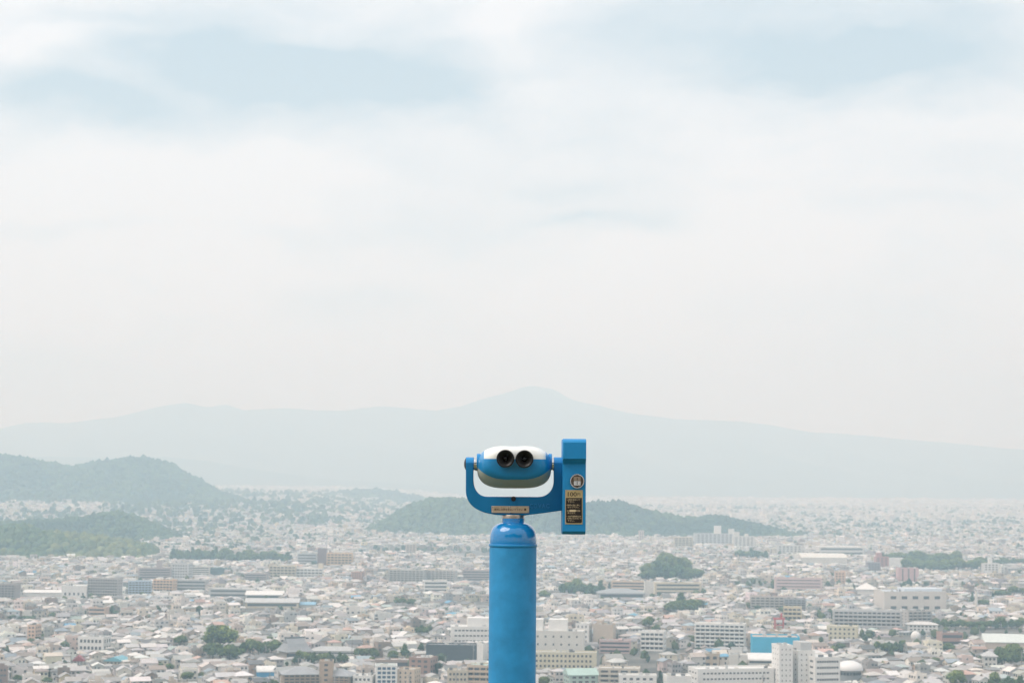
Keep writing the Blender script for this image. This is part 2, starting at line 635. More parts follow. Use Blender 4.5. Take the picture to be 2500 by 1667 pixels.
part('swivel_collar', lathe('swivel_collar', [(0, 338 * s), (136 * s, 338 * s), (136 * s, 346 * s), (141 * s, 347 * s), (141 * s, 384 * s), (139 * s, 388 * s), (0, 388 * s)], M_BRUSH, 96))


# the yoke: a U-shaped casting
def arc(cx, cy, rx, ry, a0, a1, n):
    return [(cx + rx * math.cos(R(a)), cy + ry * math.sin(R(a))) for a in np.linspace(a0, a1, n)]


def bez(p0, p1, p2, p3, n=14):
    out = []
    for t in np.linspace(0, 1, n):
        out.append(tuple((1 - t) ** 3 * a + 3 * t * (1 - t) ** 2 * b + 3 * t * t * (1 - t) * c + t ** 3 * d for a, b, c, d in zip(p0, p1, p2, p3)))
    return out


outl = [(250, 470)]
outl += bez((250, 820), (250, 1010), (400, 1110), (660, 1134), 22)
outl += bez((760, 1139), (850, 1142), (960, 1142), (1040, 1133), 8)
outl += [(1250, 1108), (1475, 1076), (1475, 470), (1367, 470)]
outl += bez((1367, 700), (1367, 820), (1290, 905), (1170, 907), 20)
outl += bez((520, 903), (400, 900), (345, 800), (345, 690), 20)
outl += [(345, 470)]


def prism(outline, y0, y1, mat, bev=0.0, smooth=35):
    bm = bmesh.new()
    vs = [bm.verts.new((PX(a, b), y0, PZ(a, b))) for a, b in outline]
    f = bm.faces.new(vs)
    ex = bmesh.ops.extrude_face_region(bm, geom=[f])
    bmesh.ops.translate(bm, verts=[v for v in ex['geom'] if isinstance(v, bmesh.types.BMVert)], vec=(0, y1 - y0, 0))
    bmesh.ops.recalc_face_normals(bm, faces=bm.faces)
    if bev:
        ed = [e for e in bm.edges if abs(e.verts[0].co.y - e.verts[1].co.y) < 1e-6]
        bmesh.ops.bevel(bm, geom=ed, offset=bev, segments=3, profile=.6, affect='EDGES')
    return bm_mesh('casting', bm, mat, smooth)


YF = -.028
yoke = part('yoke', prism(outl, YF, .028, M_BLUEY, .0035))
part('rib', prism([(812, 910), (896, 910), (896, 1022), (812, 1022)], YF - .0025, YF + .004, M_BLUEY, .0012), yoke)
hole = lathe('screw_hole', [(0, 0), (29 * s, 0), (31 * s, .0015), (31 * s, .004), (0, .004)], M_HOLE, 32, 'Y')
part('screw_hole', hole, yoke, (PX(855, 930), YF - .0045, PZ(855, 930)))
for (xa, xb, nm) in ((250, 352, 'pivot_boss'), (1364, 1478, 'pivot_boss')):
    h_ = (xb - xa) * s
    me = lathe('pivot_boss', [(0, 0), (80 * s, 0), (85 * s, 5 * s), (85 * s, h_ - 5 * s), (80 * s, h_), (0, h_)], M_BLUE, 64, 'X')
    part(nm, me, yoke, (PX(xa, 486), 0, PZ(xa, 486)))
part('end_cap', lathe('end_cap', [(0, -24 * s), (20 * s, -23 * s), (45 * s, -18 * s), (66 * s, -9 * s), (82 * s, 1 * s), (84 * s, 6 * s), (0, 6 * s)], M_BLACK, 48, 'X'),
     yoke, (PX(250, 488), 0, PZ(250, 488)))
for (xa, xb) in ((345, 395), (1338, 1368)):
    part('axle', lathe('axle', [(0, 0), (78 * s, 0), (78 * s, 20 * s), (88 * s, 22 * s), (88 * s, (xb - xa) * s), (0, (xb - xa) * s)], M_STEEL, 48, 'X'),
         viewer, (PX(xa, 488), 0, PZ(xa, 488)))

# binocular body: lofted rounded sections, front to back
secs = [  # y(mm), left, right, top, bottom, squareness, saddle depth
    (-112, 640, 1110, 410, 540, .2, 0),
    (-110, 560, 1190, 350, 630, .3, 2),
    (-104, 512, 1236, 308, 668, .4, 6),
    (-94, 476, 1272, 284, 690, .5, 9),
    (-72, 444, 1300, 268, 722, .6, 12),
    (-45, 415, 1322, 258, 758, .7, 14),
    (-15, 398, 1334, 253, 784, .75, 15),
    (25, 390, 1338, 250, 798, .8, 15),
    (75, 394, 1334, 251, 798, .8, 15),
    (130, 408, 1322, 256, 784, .8, 14),
    (165, 430, 1300, 268, 760, .7, 10),
    (180, 470, 1262, 300, 720, .6, 6),
    (184, 560, 1180, 380, 620, .4, 0),
]
NB = 300


def section(l, r, t, b, k, sad):
    cx, hw = (l + r) / 2, (r - l) / 2
    cyy, hh = (t + b) / 2, (b - t) / 2
    out = []
    for a in np.linspace(0, 2 * np.pi, NB, endpoint=False):
        c, sn = math.cos(a), math.sin(a)
        n_ = 2.1 + (1.9 if sn > 0 else 1.0) * k
        ex = 2 / n_
        x = hw * math.copysign(abs(c) ** ex, c)
        y = hh * math.copysign(abs(sn) ** ex, sn)
        # lower half tapers like a barrel
        if y > 0:
            x *= 1 - .10 * (y / hh) ** 2
        else:
            x *= 1 - .04 * (y / hh) ** 2
            y += sad * math.exp(-(x / (hw * .35)) ** 2) * (y / hh) ** 2
        out.append((cx + x, cyy + y))
    return out


def smooth_secs(secs, n=130):
    A = np.array(secs, float)
    t = np.linspace(0, len(A) - 1, n)
    # Catmull-Rom through the sections
    out = []
    for q in t:
        i = min(int(q), len(A) - 2)
        u = q - i
        p0, p1, p2, p3 = A[max(i - 1, 0)], A[i], A[i + 1], A[min(i + 2, len(A) - 1)]
        out.append(.5 * ((2 * p1) + (-p0 + p2) * u + (2 * p0 - 5 * p1 + 4 * p2 - p3) * u * u + (-p0 + 3 * p1 - 3 * p2 + p3) * u ** 3))
    return out


def body_meshes():
    bm = bmesh.new()
    rings = []
    for (y, l, r, t, b, k, sad) in smooth_secs(secs):
        rings.append([bm.verts.new((PX(a, c), y / 1000, PZ(a, c))) for a, c in section(l, r, t, b, k, sad)])
    for i in range(len(rings) - 1):
        for j in range(NB):
            j2 = (j + 1) % NB
            bm.faces.new((rings[i][j], rings[i + 1][j], rings[i + 1][j2], rings[i][j2]))
    bm.faces.new(rings[0])
    bm.faces.new(rings[-1])
    bmesh.ops.recalc_face_normals(bm, faces=bm.faces)
    zc, xl, xr = PZ(870, 428), PX(483, 400), PX(1260, 400)
    for co, no in (((0, 0, zc), (0, 0, 1)), ((xl, 0, 0), (1, 0, 0)), ((xr, 0, 0), (1, 0, 0))):
        bmesh.ops.bisect_plane(bm, geom=list(bm.verts) + list(bm.edges) + list(bm.faces), dist=1e-6, plane_co=co, plane_no=no)
    bm.normal_update()

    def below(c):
        # the colour edge of the underside: level in the middle, sweeping up at both ends
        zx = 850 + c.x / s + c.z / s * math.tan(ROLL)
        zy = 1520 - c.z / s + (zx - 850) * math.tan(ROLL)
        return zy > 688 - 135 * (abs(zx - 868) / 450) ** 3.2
    res = []
    for which in range(3):
        b2 = bm.copy()
        kill = []
        for f in b2.faces:
            c = f.calc_center_median()
            if c.z > zc and xl < c.x < xr:
                g = 0
            elif below(c):
                g = 2
            else:
                g = 1
            if g != which:
                kill.append(f)
        bmesh.ops.delete(b2, geom=kill, context='FACES')
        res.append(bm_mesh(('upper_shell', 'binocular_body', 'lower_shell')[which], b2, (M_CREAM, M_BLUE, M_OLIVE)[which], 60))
    bm.free()
    return res


up_me, mid_me, low_me = body_meshes()
body = part('binocular_body', mid_me)
part('upper_shell', up_me, body, lab='cream white upper shell of the binocular housing')
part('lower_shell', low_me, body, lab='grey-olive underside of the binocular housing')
for xa, hh in ((388, 46), (1300, 44)):
    part('side_collar', lathe('side_collar', [(0, 0), (100 * s, 0), (106 * s, 5 * s), (106 * s, (hh - 5) * s), (100 * s, hh * s), (0, hh * s)], M_BLUE, 64, 'X'),
         body, (PX(xa, 462), 0, PZ(xa, 462)))
for ex_, ey_ in ((753, 425), (992, 430)):
    prof = [(0, .03), (98 * s, .03), (104 * s, -.028), (112 * s, -.034), (112 * s, -.049), (107 * s, -.0525), (99 * s, -.0525), (95 * s, -.050)]
    e = part('eyepiece', lathe('eyepiece', prof, M_BLACK, 64, 'Y', 30), viewer, (PX(ex_, ey_), -.098, PZ(ex_, ey_)))
    part('eyecup', lathe('eyecup', [(97 * s, -.0510), (90 * s, -.046), (80 * s, -.044), (38 * s, -.030), (34 * s, -.028), (0, -.028)], M_CUP, 64, 'Y', 30), e)
    part('lens', lathe('lens', [(34 * s, -.0285), (24 * s, -.031), (12 * s, -.0325), (0, -.033)], M_LENS, 48, 'Y', 60), e)

# coin box
YB0, YB1 = -.105, .090
prof = [(YB0 - .020, 200), (YB0 - .024, 222), (YB0 - .024, 425), (YB0 - .020, 436), (YB0 - .002, 482), (YB0, 492), (YB0, 1330), (YB0 + .006, 1352), (YB0 + .018, 1372), (YB1 - .01, 1374), (YB1, 1350),
        (YB1, 205), (YB1 - .01, 178), (YB0 - .006, 176)]
bm = bmesh.new()
xa, xb = PX(1470, 800), PX(1762, 800)
vs = [bm.verts.new((xa, y, PZ(1615, z))) for y, z in prof]
f = bm.faces.new(vs)
ex = bmesh.ops.extrude_face_region(bm, geom=[f])
bmesh.ops.translate(bm, verts=[v for v in ex['geom'] if isinstance(v, bmesh.types.BMVert)], vec=(xb - xa, 0, 0))
bmesh.ops.recalc_face_normals(bm, faces=bm.faces)
ed = [e for e in bm.edges if abs(e.verts[0].co.x - e.verts[1].co.x) < 1e-6]
bmesh.ops.bevel(bm, geom=ed, offset=.0028, segments=3, profile=.6, affect='EDGES')
box = part('coin_box', bm_mesh('coin_box', bm, M_BLUEH, 30))
part('side_screw', lathe('side_screw', [(0, 0), (9 * s, 0), (9 * s, 8 * s), (0, 9 * s)], M_BLACK, 16, 'X'), box, (xb - .0005, -.06, PZ(1765, 270)))
slot = part('coin_slot', lathe('coin_slot', [(0, .002), (90 * s, .002), (93 * s, -.004), (88 * s, -.0085), (79 * s, -.0085), (74 * s, -.004), (73 * s, .0005), (0, .0005)], M_STEEL, 64, 'Y', 30),
            viewer, (PX(1653, 705), YB0 - .0005, PZ(1653, 705)))
part('slot_backing', lathe('slot_backing', [(0, 0), (72 * s, 0), (72 * s, .0008), (0, .0008)], pmat('slot_dark', (.20, .15, .12), .35, .6), 40, 'Y'), slot, (0, -.0013, 0))
hw, hb = 45 * s, 57 * s


def boxme(name, x0, x1, y0, y1, z0, z1, mat, bev=.0008):
    bm = bmesh.new()
    bmesh.ops.create_cube(bm, size=1)
    for v in bm.verts:
        v.co = ((x0 + x1) / 2 + v.co.x * (x1 - x0), (y0 + y1) / 2 + v.co.y * (y1 - y0), (z0 + z1) / 2 + v.co.z * (z1 - z0))
    if bev:
        bmesh.ops.bevel(bm, geom=list(bm.edges), offset=bev, segments=2, affect='EDGES')
    return bm_mesh(name, bm, mat, 40)


part('coin_chute', boxme('coin_chute', -hw, hw, -.007, 0, 8 * s, hb, M_BROWN), slot)
part('coin_chute', boxme('coin_chute', -hw * .95, hw * .95, -.009, 0, -hb * .95, 2 * s, M_STEEL), slot)
part('slit', boxme('slit', -3.5 * s, 3.5 * s, -.0075, -.002, 14 * s, 44 * s, M_HOLE, 0), slot)
part('slit', boxme('slit', -3.5 * s, 3.5 * s, -.0094, -.002, -44 * s, -4 * s, M_HOLE, 0), slot)


# lettering
def text_me(txt, mat, width=None, height=None, ext=.0002, name='lettering', bold=0.0):
    cu = bpy.data.curves.new('lettering', 'FONT')
    cu.body = txt
    cu.extrude = .02
    cu.resolution_u = 4
    cu.offset = bold
    o = bpy.data.objects.new('lettering', cu)
    COL.objects.link(o)
    dg = bpy.context.evaluated_depsgraph_get()
    me = bpy.data.meshes.new_from_object(o.evaluated_get(dg))
    bpy.data.objects.remove(o)
    bpy.data.curves.remove(cu)
    co = np.zeros(len(me.vertices) * 3, np.float32)
    me.vertices.foreach_get('co', co)
    co = co.reshape(-1, 3)
    lo, hi = co.min(0), co.max(0)
    co -= (lo + hi) / 2
    kx = width / (hi[0] - lo[0]) if width else None
    kz = height / (hi[1] - lo[1]) if height else None
    kx = kx or kz
    kz = kz or kx
    out = np.stack([co[:, 0] * kx, -np.sign(co[:, 2]) * ext, co[:, 1] * kz], 1)
    me.vertices.foreach_set('co', out.astype(np.float32).ravel())
    me.update()
    me.materials.clear()
    me.materials.append(mat)
    me.name = name
    return me


def rect_plate(name, x0, x1, y0, y1, yf, th, mat, parent, bev=.0006):
    return part(name, boxme(name, PX(x0, (y0 + y1) / 2), PX(x1, (y0 + y1) / 2), yf - th, yf + .001, PZ((x0 + x1) / 2, y1), PZ((x0 + x1) / 2, y0), mat, bev), parent)


price = rect_plate('price_plate', 1502, 1722, 815, 1243, YB0, .0018, M_BRASS, viewer)
oct_ = [(1524, 914), (1702, 914), (1712, 914), (1712, 1216), (1700, 1228), (1524, 1228), (1512, 1216), (1512, 914)]
part('dark_panel', prism(oct_[1:] + oct_[:0], YB0 - .0024, YB0 - .001, M_PANEL), price)
yt_ = YB0 - .0019
part('lettering', text_me('100', M_INK, width=112 * s, height=53 * s, bold=.012), price, (PX(1591, 868), yt_, PZ(1591, 868)), 'dark numeral 100')
part('lettering', text_me('円', M_INK, width=37 * s, height=38 * s, bold=.01), price, (PX(1673, 872), yt_, PZ(1673, 872)))
yt2 = YB0 - .0025
for (tx, x0, x1, yc_) in (('・太陽を見ないで', 1514, 1690, 937), ('下さい。', 1533, 1618, 963), ('・硬貨を強く押し', 1514, 1690, 1005), ('込んで下さい。', 1533, 1680, 1031),
                          ('・約', 1514, 1550, 1075), ('秒間', 1640, 1688, 1075), ('見えます。', 1530, 1634, 1103), ('・100円硬貨以外', 1514, 1704, 1144),
                          ('の物は入れないで', 1530, 1706, 1170), ('下さい。', 1533, 1618, 1199)):
    part('lettering', text_me(tx, M_GOLDINK, width=(x1 - x0) * s, height=21 * s, bold=.004), price, (PX((x0 + x1) / 2, yc_), yt2, PZ((x0 + x1) / 2, yc_)))
part('blank_bar', boxme('blank_bar', PX(1556, 1074), PX(1636, 1074), YB0 - .0028, YB0 - .002, PZ(1596, 1086), PZ(1596, 1062), M_GOLDINK, 0), price)
for cx_, cy_ in ((1514, 828), (1710, 828), (1513, 1230), (1710, 1230)):
    part('rivet', lathe('rivet', [(0, -.0009), (5 * s, -.0007), (7 * s, .0005)], M_BRUSH, 16, 'Y', 60), price, (PX(cx_, cy_), YB0 - .002, PZ(cx_, cy_)))

npl = rect_plate('warning_plate', 577, 1053, 1020, 1107, YF, .0040, M_TAN, viewer)
yn = YF - .0042
part('lettering', text_me('絶対に太陽を見ないで下さい', M_INK, width=358 * s, height=31 * s, bold=.008), npl, (PX(792, 1064), yn, PZ(792, 1064)))
for tx, x0, x1 in (('ぜったい', 612, 668), ('たいよう', 696, 756), ('み', 788, 804), ('くだ', 886, 916)):
    part('lettering', text_me(tx, M_INK, width=(x1 - x0) * s, height=13 * s), npl, (PX((x0 + x1) / 2, 1038), yn, PZ((x0 + x1) / 2, 1038)))
sunv = []
for k in range(8):
    a = k * math.pi / 4 + math.pi / 8
    rr = 24 if k % 1 == 0 else 17
    for aa, q in ((a - .16, 12), (a, 24), (a + .16, 12)):
        sunv.append((1003 + q * math.cos(aa + .39), 1065 + q * math.sin(aa + .39)))
part('sun_symbol', prism(sunv, yn - .0002, yn + .0005, M_INK), npl)
for cx_, cy_ in ((592, 1031), (815, 1031), (1041, 1036), (590, 1094), (815, 1099), (1040, 1097)):
    part('rivet', lathe('rivet', [(0, -.0022), (6 * s, -.0018), (9 * s, .0006)], M_STEEL, 20, 'Y', 60), npl, (PX(cx_, cy_), YF - .0042, PZ(cx_, cy_)))
for ch, xc_ in (('C', 1082), ('O', 1134), ('V', 1188), ('A', 1238), ('C', 1291)):
    part('raised_letter', text_me(ch, M_BLUE, width=42 * s, height=56 * s, ext=.0024, name='raised_letter', bold=.012), yoke, (PX(xc_, 1018), YF - .0010, PZ(xc_, 1018)))


# ------------------------------------------------------------------ landmark buildings
def lin(r, g, b):
    f = lambda c: ((c / 255 + .055) / 1.055) ** 2.4 if c > 10 else c / 255 / 12.92
    return (f(r), f(g), f(b))


WHITE = (.74, .73, .70)
OFFW = (.64, .62, .57)
CREAM = (.62, .55, .42)
PEACH = (.68, .48, .32)
BEIGE = (.50, .44, .36)
TAN = (.46, .38, .29)
BROWN = (.24, .18, .145)
MAUVE = (.40, .34, .32)
BRICK = (.32, .18, .14)
GREY = (.44, .44, .43)
LGREY = (.50, .50, .49)
DGREY = (.14, .145, .15)
PINK = (.56, .40, .38)
PBLUE = (.46, .54, .62)
YELL = (.60, .55, .41)
CYAN = (.03, .40, .62)
RED = (.60, .14, .11)
PGREEN = (.42, .55, .48)
TEAL = (.16, .42, .50)
GLASS = (.075, .085, .095)
M_GLASS = pmat('window_glass', GLASS, .12, spec=.6)
M_GLASSB = pmat('window_glass_blue', (.03, .09, .16), .12, spec=.6)

UNITBOX = {}


def unit_box(mat):
    if mat.name not in UNITBOX:
        UNITBOX[mat.name] = mesh_np('pane', boxv(-.5, .5, -.5, .5, -.5, .5), [BOXF], mats=[mat])
    return UNITBOX[mat.name]


def put_box(name, parent, mat, x0, x1, y0, y1, z0, z1):
    o = link(name, unit_box(mat), parent)
    o.location = ((x0 + x1) / 2, (y0 + y1) / 2, (z0 + z1) / 2)
    o.scale = (x1 - x0, y1 - y0, z1 - z0)
    return o


def wall_windows(b, W, D, H, floors, cols, ww=.55, wh=.45, face='F', mat=None, margin=.06, y_off=0.0, z0=0.0):
    mat = mat or M_GLASS
    L_ = W if face == 'F' else D
    cw = L_ * (1 - 2 * margin) / cols
    fh = (H - z0) / floors
    for i in range(floors):
        for j in range(cols):
            c = -L_ / 2 + L_ * margin + (j + .5) * cw
            za = z0 + i * fh + fh * .32
            zb = za + fh * wh
            h2 = cw * ww / 2
            if face == 'F':
                put_box('window', b, mat, c - h2, c + h2, -D / 2 - .05, -D / 2 + .3, za, zb)
            elif face == 'L':
                put_box('window', b, mat, -W / 2 - .05, -W / 2 + .3, c - h2, c + h2, za, zb)
            else:
                put_box('window', b, mat, W / 2 - .3, W / 2 + .05, c - h2, c + h2, za, zb)


RECTS = []           # visible outlines in the photograph that nearer houses must not hide: x0, x1, y bottom, distance
FOOT_R = []          # occupied ground: x, y, half width, half depth, yaw


def hip_mesh(name, W, D, z, rh, ov, mat, gable=False):
    w2, d2 = W / 2 + ov, D / 2 + ov
    t = .35
    if W >= D:
        rl = w2 if gable else max(w2 - d2, .01)
        rp = [(-rl, 0), (rl, 0)]
    else:
        rl = d2 if gable else max(d2 - w2, .01)
        rp = [(0, -rl), (0, rl)]
    V = [(-w2, -d2, z), (w2, -d2, z), (w2, d2, z), (-w2, d2, z), (-w2, -d2, z + t), (w2, -d2, z + t), (w2, d2, z + t), (-w2, d2, z + t),
         (rp[0][0], rp[0][1], z + rh + t), (rp[1][0], rp[1][1], z + rh + t)]
    q = [(3, 2, 1, 0), (0, 1, 5, 4), (1, 2, 6, 5), (2, 3, 7, 6), (3, 0, 4, 7)]
    if W >= D:
        q += [(4, 5, 9, 8), (6, 7, 8, 9)]
        t3 = [(5, 6, 9), (7, 4, 8)]
    else:
        q += [(5, 6, 9, 8), (7, 4, 8, 9)]
        t3 = [(4, 5, 8), (6, 7, 9)]
    return mesh_np(name, V, [q, t3], mats=[mat])


LM = []              # for describing houses by their neighbours: x, y, short phrase


def bld(name, label, rect, wall, roof=None, kind='flat', style='grid', floors=4, cols=8, yaw=0, D=14, cat='building', top=None, ww=.55, wh=.45,
        short=None, glass=None, side=True, z_add=3.0, rh=3.0, sidecol=3):
    x0, x1, yt, yb = rect
    bx, by = hit((x0 + x1) / 2, yb)
    rz = R(yaw)
    dist = by
    wpix = (x1 - x0) * dist / F
    W = max((wpix - abs(math.sin(rz)) * D) / max(math.cos(rz), .3), wpix * .45)
    dt = ray((x0 + x1) / 2, yt)
    gz = float(np.maximum(rise(bx, by), 0))
    H = CAMZ + dt.z / dt.y * (dist + 2) - gz
    H0 = H
    if kind in ('hip', 'gable'):
        H = max(H - rh, H * .5)
    elif kind in ('vault', 'dome'):
        H = max(H - rh, H * .4)
    cxw = bx + (D / 2) * (-math.sin(rz)) * 0
    cyw = by + D / 2 * math.cos(rz)
    roof = roof or LGREY
    b = thing(name, label, cat, (cxw, cyw, gz), rz)
    FOOT_R.append((cxw, cyw, W / 2, D / 2, rz))
    RECTS.append((x0, x1, yb - .18 * (yb - yt), by))
    if short:
        LM.append((cxw, cyw, short))
    wm, rm = cmat('wall', wall), cmat('roof', roof)
    link('wall', boxes_mesh('wall', [(-W / 2, W / 2, -D / 2, D / 2, -2, H)], wm), b)
    if kind == 'flat':
        p = .35
        link('roof', boxes_mesh('roof', [(-W / 2 + p, W / 2 - p, -D / 2 + p, D / 2 - p, H, H + .12)], rm), b)
        link('parapet', boxes_mesh('parapet', [(-W / 2 - .05, W / 2 + .05, -D / 2 - .05, -D / 2 + p - .02, H - .25, H + .9), (-W / 2 - .05, W / 2 + .05, D / 2 - p + .02, D / 2 + .05, H - .25, H + .9),
                                               (-W / 2 - .06, -W / 2 + p - .02, -D / 2 + p, D / 2 - p, H - .26, H + .89), (W / 2 - p + .02, W / 2 + .06, -D / 2 + p, D / 2 - p, H - .26, H + .89)], wm), b)
    elif kind == 'hip':
        link('roof', hip_mesh('roof', W, D, H, rh, .9, rm), b)
    elif kind == 'gable':
        link('roof', hip_mesh('roof', W, D, H, rh, .7, rm, True), b)
    elif kind == 'vault':
        n = 14
        a = np.linspace(0, math.pi, n)
        ys = -np.cos(a) * (D / 2 + .5)
        zs = H + np.sin(a) * rh
        V = np.concatenate([np.stack([np.full(n, sx * (W / 2 + .4)), ys, zs], 1) for sx in (-1, 1)])
        q = [(i, i + n, i + n + 1, i + 1) for i in range(n - 1)] + [(0, n - 1, 2 * n - 1, n)]
        me = mesh_np('roof', V, [q, [list(range(n))[::1]], [list(range(n, 2 * n))[::-1]]], mats=[rm])
        link('roof', me, b)
    if style in ('grid', 'gridF'):
        wall_windows(b, W, D, H, floors, cols, ww, wh, 'F', glass)
        if side and abs(yaw) > 6:
            wall_windows(b, W, D, H, floors, sidecol, ww * .7, wh, 'R' if yaw < 0 else 'L', glass)
    elif style == 'strip':
        fh = H / floors
        for i in range(floors):
            put_box('window', b, glass or M_GLASS, -W * .46, W * .46, -D / 2 - .05, -D / 2 + .4, i * fh + fh * .38, i * fh + fh * (.38 + wh))
        if side and abs(yaw) > 6:
            sx = 1 if yaw < 0 else -1
            for i in range(floors):
                xa_, xb_ = sorted((sx * (W / 2 + .05), sx * (W / 2 - .4)))
                put_box('window', b, glass or M_GLASS, xa_, xb_, -D * .42, D * .42, i * fh + fh * .38, i * fh + fh * (.38 + wh))
    elif style == 'balcony':
        fh = H / floors
        for i in range(floors):
            z = i * fh
            cw = W * .96 / cols
            for j in range(cols):
                xa_ = -W * .48 + j * cw
                put_box('window', b, glass or M_GLASS, xa_ + cw * .14, xa_ + cw * .86, -D / 2 - .05, -D / 2 + .3, z + fh * .10, z + fh * .82)
            bal = link('balcony', boxes_mesh('balcony', [(-W * .485, W * .485, -D / 2 - 1.5, -D / 2 - .06, z - .15, z + .02), (-W * .485, W * .485, -D / 2 - 1.52, -D / 2 - 1.36, z + .02, z + fh * .40)]
                                               + [(-W * .48 + j * cw - .09, -W * .48 + j * cw + .09, -D / 2 - 1.34, -D / 2 - .07, z + .02, z + fh - .17) for j in range(cols + 1)], wm), b)
        if side and abs(yaw) > 6:
            wall_windows(b, W, D, H, floors, 2, .3, wh * .7, 'R' if yaw < 0 else 'L', glass)
    if kind == 'flat' and by < 2600:
        for _ in range(random.randint(3, 6)):
            ux, uy = random.uniform(-.42, .42) * W, random.uniform(-.36, .2) * D
            us, uh = random.uniform(.5, 1.4), random.uniform(.8, 2.0)
            put_box('roof_unit', b, random.choice((cmat('wall', LGREY), cmat('wall', GREY), cmat('wall', OFFW), cmat('roof', DGREY))), ux - us, ux + us, uy - us * .7, uy + us * .7, H + .1, H + .1 + uh)
    for (tx0, tx1, th, tcol) in (top or []):
        # roof house: fractions of the width, height, colour
        zt = H - .05 if kind == 'flat' else H - .5
        tm = cmat('wall', tcol)
        link('roof_house', boxes_mesh('roof_house', [(-W / 2 + tx0 * W, -W / 2 + tx1 * W, -D * .3, D * .32, zt, H + th)], tm), b)
    return b, W, D, H


B = bld
# -- left, near to far
B('school_building', 'white two-storey school block with two rows of dark windows among small houses', (188, 264, 1556, 1590), WHITE, LGREY, 'flat', 'grid', 2, 6, -14, 12, short='the white school block', top=[(.05, .3, 1.2, WHITE)], ww=.6)
B('apartment_block', 'grey-brown slab of flats seen above the left rooftops', (212, 293, 1413, 1462), (.40, .37, .35), GREY, 'flat', 'balcony', 7, 12, -8, 13)
B('warehouse', 'plain white hall beside the grey-brown slab of flats', (150, 211, 1431, 1462), WHITE, WHITE, 'flat', 'grid', 1, 5, 0, 24, ww=.4, wh=.2)
B('apartment_block', 'brown block of flats cut by the left edge of the picture', (-40, 41, 1427, 1464), (.33, .29, .27), GREY, 'flat', 'balcony', 6, 9, -6, 14)
B('apartment_block', 'pale blue block of flats next to the grey-brown slab', (308, 369, 1419, 1455), PBLUE, LGREY, 'flat', 'balcony', 6, 7, 10, 13, top=[(.0, .3, 3, WHITE)])
B('apartment_block', 'peach block of flats with orange floor bands', (373, 427, 1416, 1444), PEACH, PEACH, 'flat', 'balcony', 4, 6, -8, 14, top=[(.1, .35, 2.5, WHITE), (.6, .8, 2.5, WHITE)])
B('apartment_block', 'mauve brown apartment building with a tower at its middle', (334, 416, 1388, 1418), MAUVE, MAUVE, 'flat', 'strip', 5, 8, 8, 15, top=[(.55, .72, 9, MAUVE)])
B('office_building', 'light grey office building right of the mauve brown flats', (417, 465, 1377, 1418), LGREY, LGREY, 'flat', 'grid', 6, 6, -8, 16)
B('long_warehouse', 'long low white warehouse in front of the brown flats at the left edge', (56, 150, 1441, 1457), WHITE, WHITE, 'gable', 'blank', 1, 5, 0, 22, rh=2)
B('low_hall', 'salmon orange low building among grey houses on the left', (216, 260, 1484, 1503), (.58, .42, .32), (.58, .46, .36), 'flat', 'strip', 2, 4, -6, 12, short='the salmon orange hall')
B('apartment_tower', 'slim peach tower block on the left', (66, 93, 1527, 1564), (.66, .47, .35), BEIGE, 'flat', 'grid', 4, 2, -12, 10, short='the slim peach tower')
B('glass_building', 'dark green glass fronted building in front of the tree belt', (514, 551, 1387, 1404), (.10, .17, .17), WHITE, 'flat', 'strip', 3, 4, 0, 14)
B('long_hall', 'long grey flat hall right of the peach flats', (428, 503, 1417, 1442), GREY, LGREY, 'flat', 'strip', 3, 8, 0, 18)
B('long_hall', 'long building with three pale flat terraces behind the left houses', (510, 620, 1438, 1458), LGREY, WHITE, 'flat', 'strip', 2, 8, 0, 20)
B('workshop', 'low workshop under a bright teal flat roof at the bottom left', (256, 308, 1604, 1622), BEIGE, TEAL, 'gable', 'grid', 1, 4, -10, 14, short='the teal roofed workshop', rh=2.4)
B('red_roof_house', 'house under a dark red roof left of the teal roofed workshop', (174, 203, 1603, 1622), OFFW, (.33, .07, .08), 'gable', 'grid', 2, 3, 8, 9, short='the dark red roofed house')
B('office_building', 'white office building in front of the tree belt left of the centre', (462, 512, 1384, 1404), OFFW, LGREY, 'flat', 'strip', 4, 4, 0, 14)
# -- middle left
B('school_building', 'pale grey block under a flat teal roof, left of the brown tower', (726, 773, 1352, 1380), LGREY, (.22, .42, .44), 'flat', 'strip', 4, 5, 0, 16)
B('brown_tower', 'dark brown narrow tower joined to the orange cream flats', (775, 796, 1340, 1382), (.20, .13, .12), BROWN, 'flat', 'blank', 7, 1, 0, 16)
B('apartment_block', 'orange cream flats with long balconies right of the brown tower', (797, 860, 1351, 1384), (.66, .47, .28), BEIGE, 'flat', 'balcony', 5, 7, 0, 15)
B('apartment_block', 'cream four-storey flats below the brown tower', (656, 722, 1382, 1410), CREAM, OFFW, 'flat', 'balcony', 4, 7, 0, 14)
B('apartment_block', 'white three-storey flats with a cream stair tower', (722, 788, 1388, 1410), WHITE, WHITE, 'flat', 'balcony', 3, 7, 0, 14, top=[(.82, .98, 6, CREAM)])
B('long_hall', 'long mauve brown hall left of the cream flats', (597, 651, 1401, 1418), MAUVE, GREY, 'flat', 'strip', 3, 5, 0, 16)
B('apartment_block', 'brick red block standing alone above the middle rooftops', (857, 888, 1397, 1418), (.44, .26, .20), BEIGE, 'flat', 'grid', 4, 4, -10, 14)
B('apartment_block', 'beige end-walled apartment slab left of the pillar', (948, 1042, 1392, 1424), (.48, .46, .42), GREY, 'flat', 'balcony', 6, 9, -12, 14, top=[(0, .2, 2, (.55, .46, .36))])
B('apartment_block', 'second beige end-walled slab just left of the pillar', (1042, 1116, 1393, 1424), (.50, .47, .43), GREY, 'flat', 'balcony', 6, 7, -12, 14, top=[(0, .25, 2, (.55, .46, .36))])
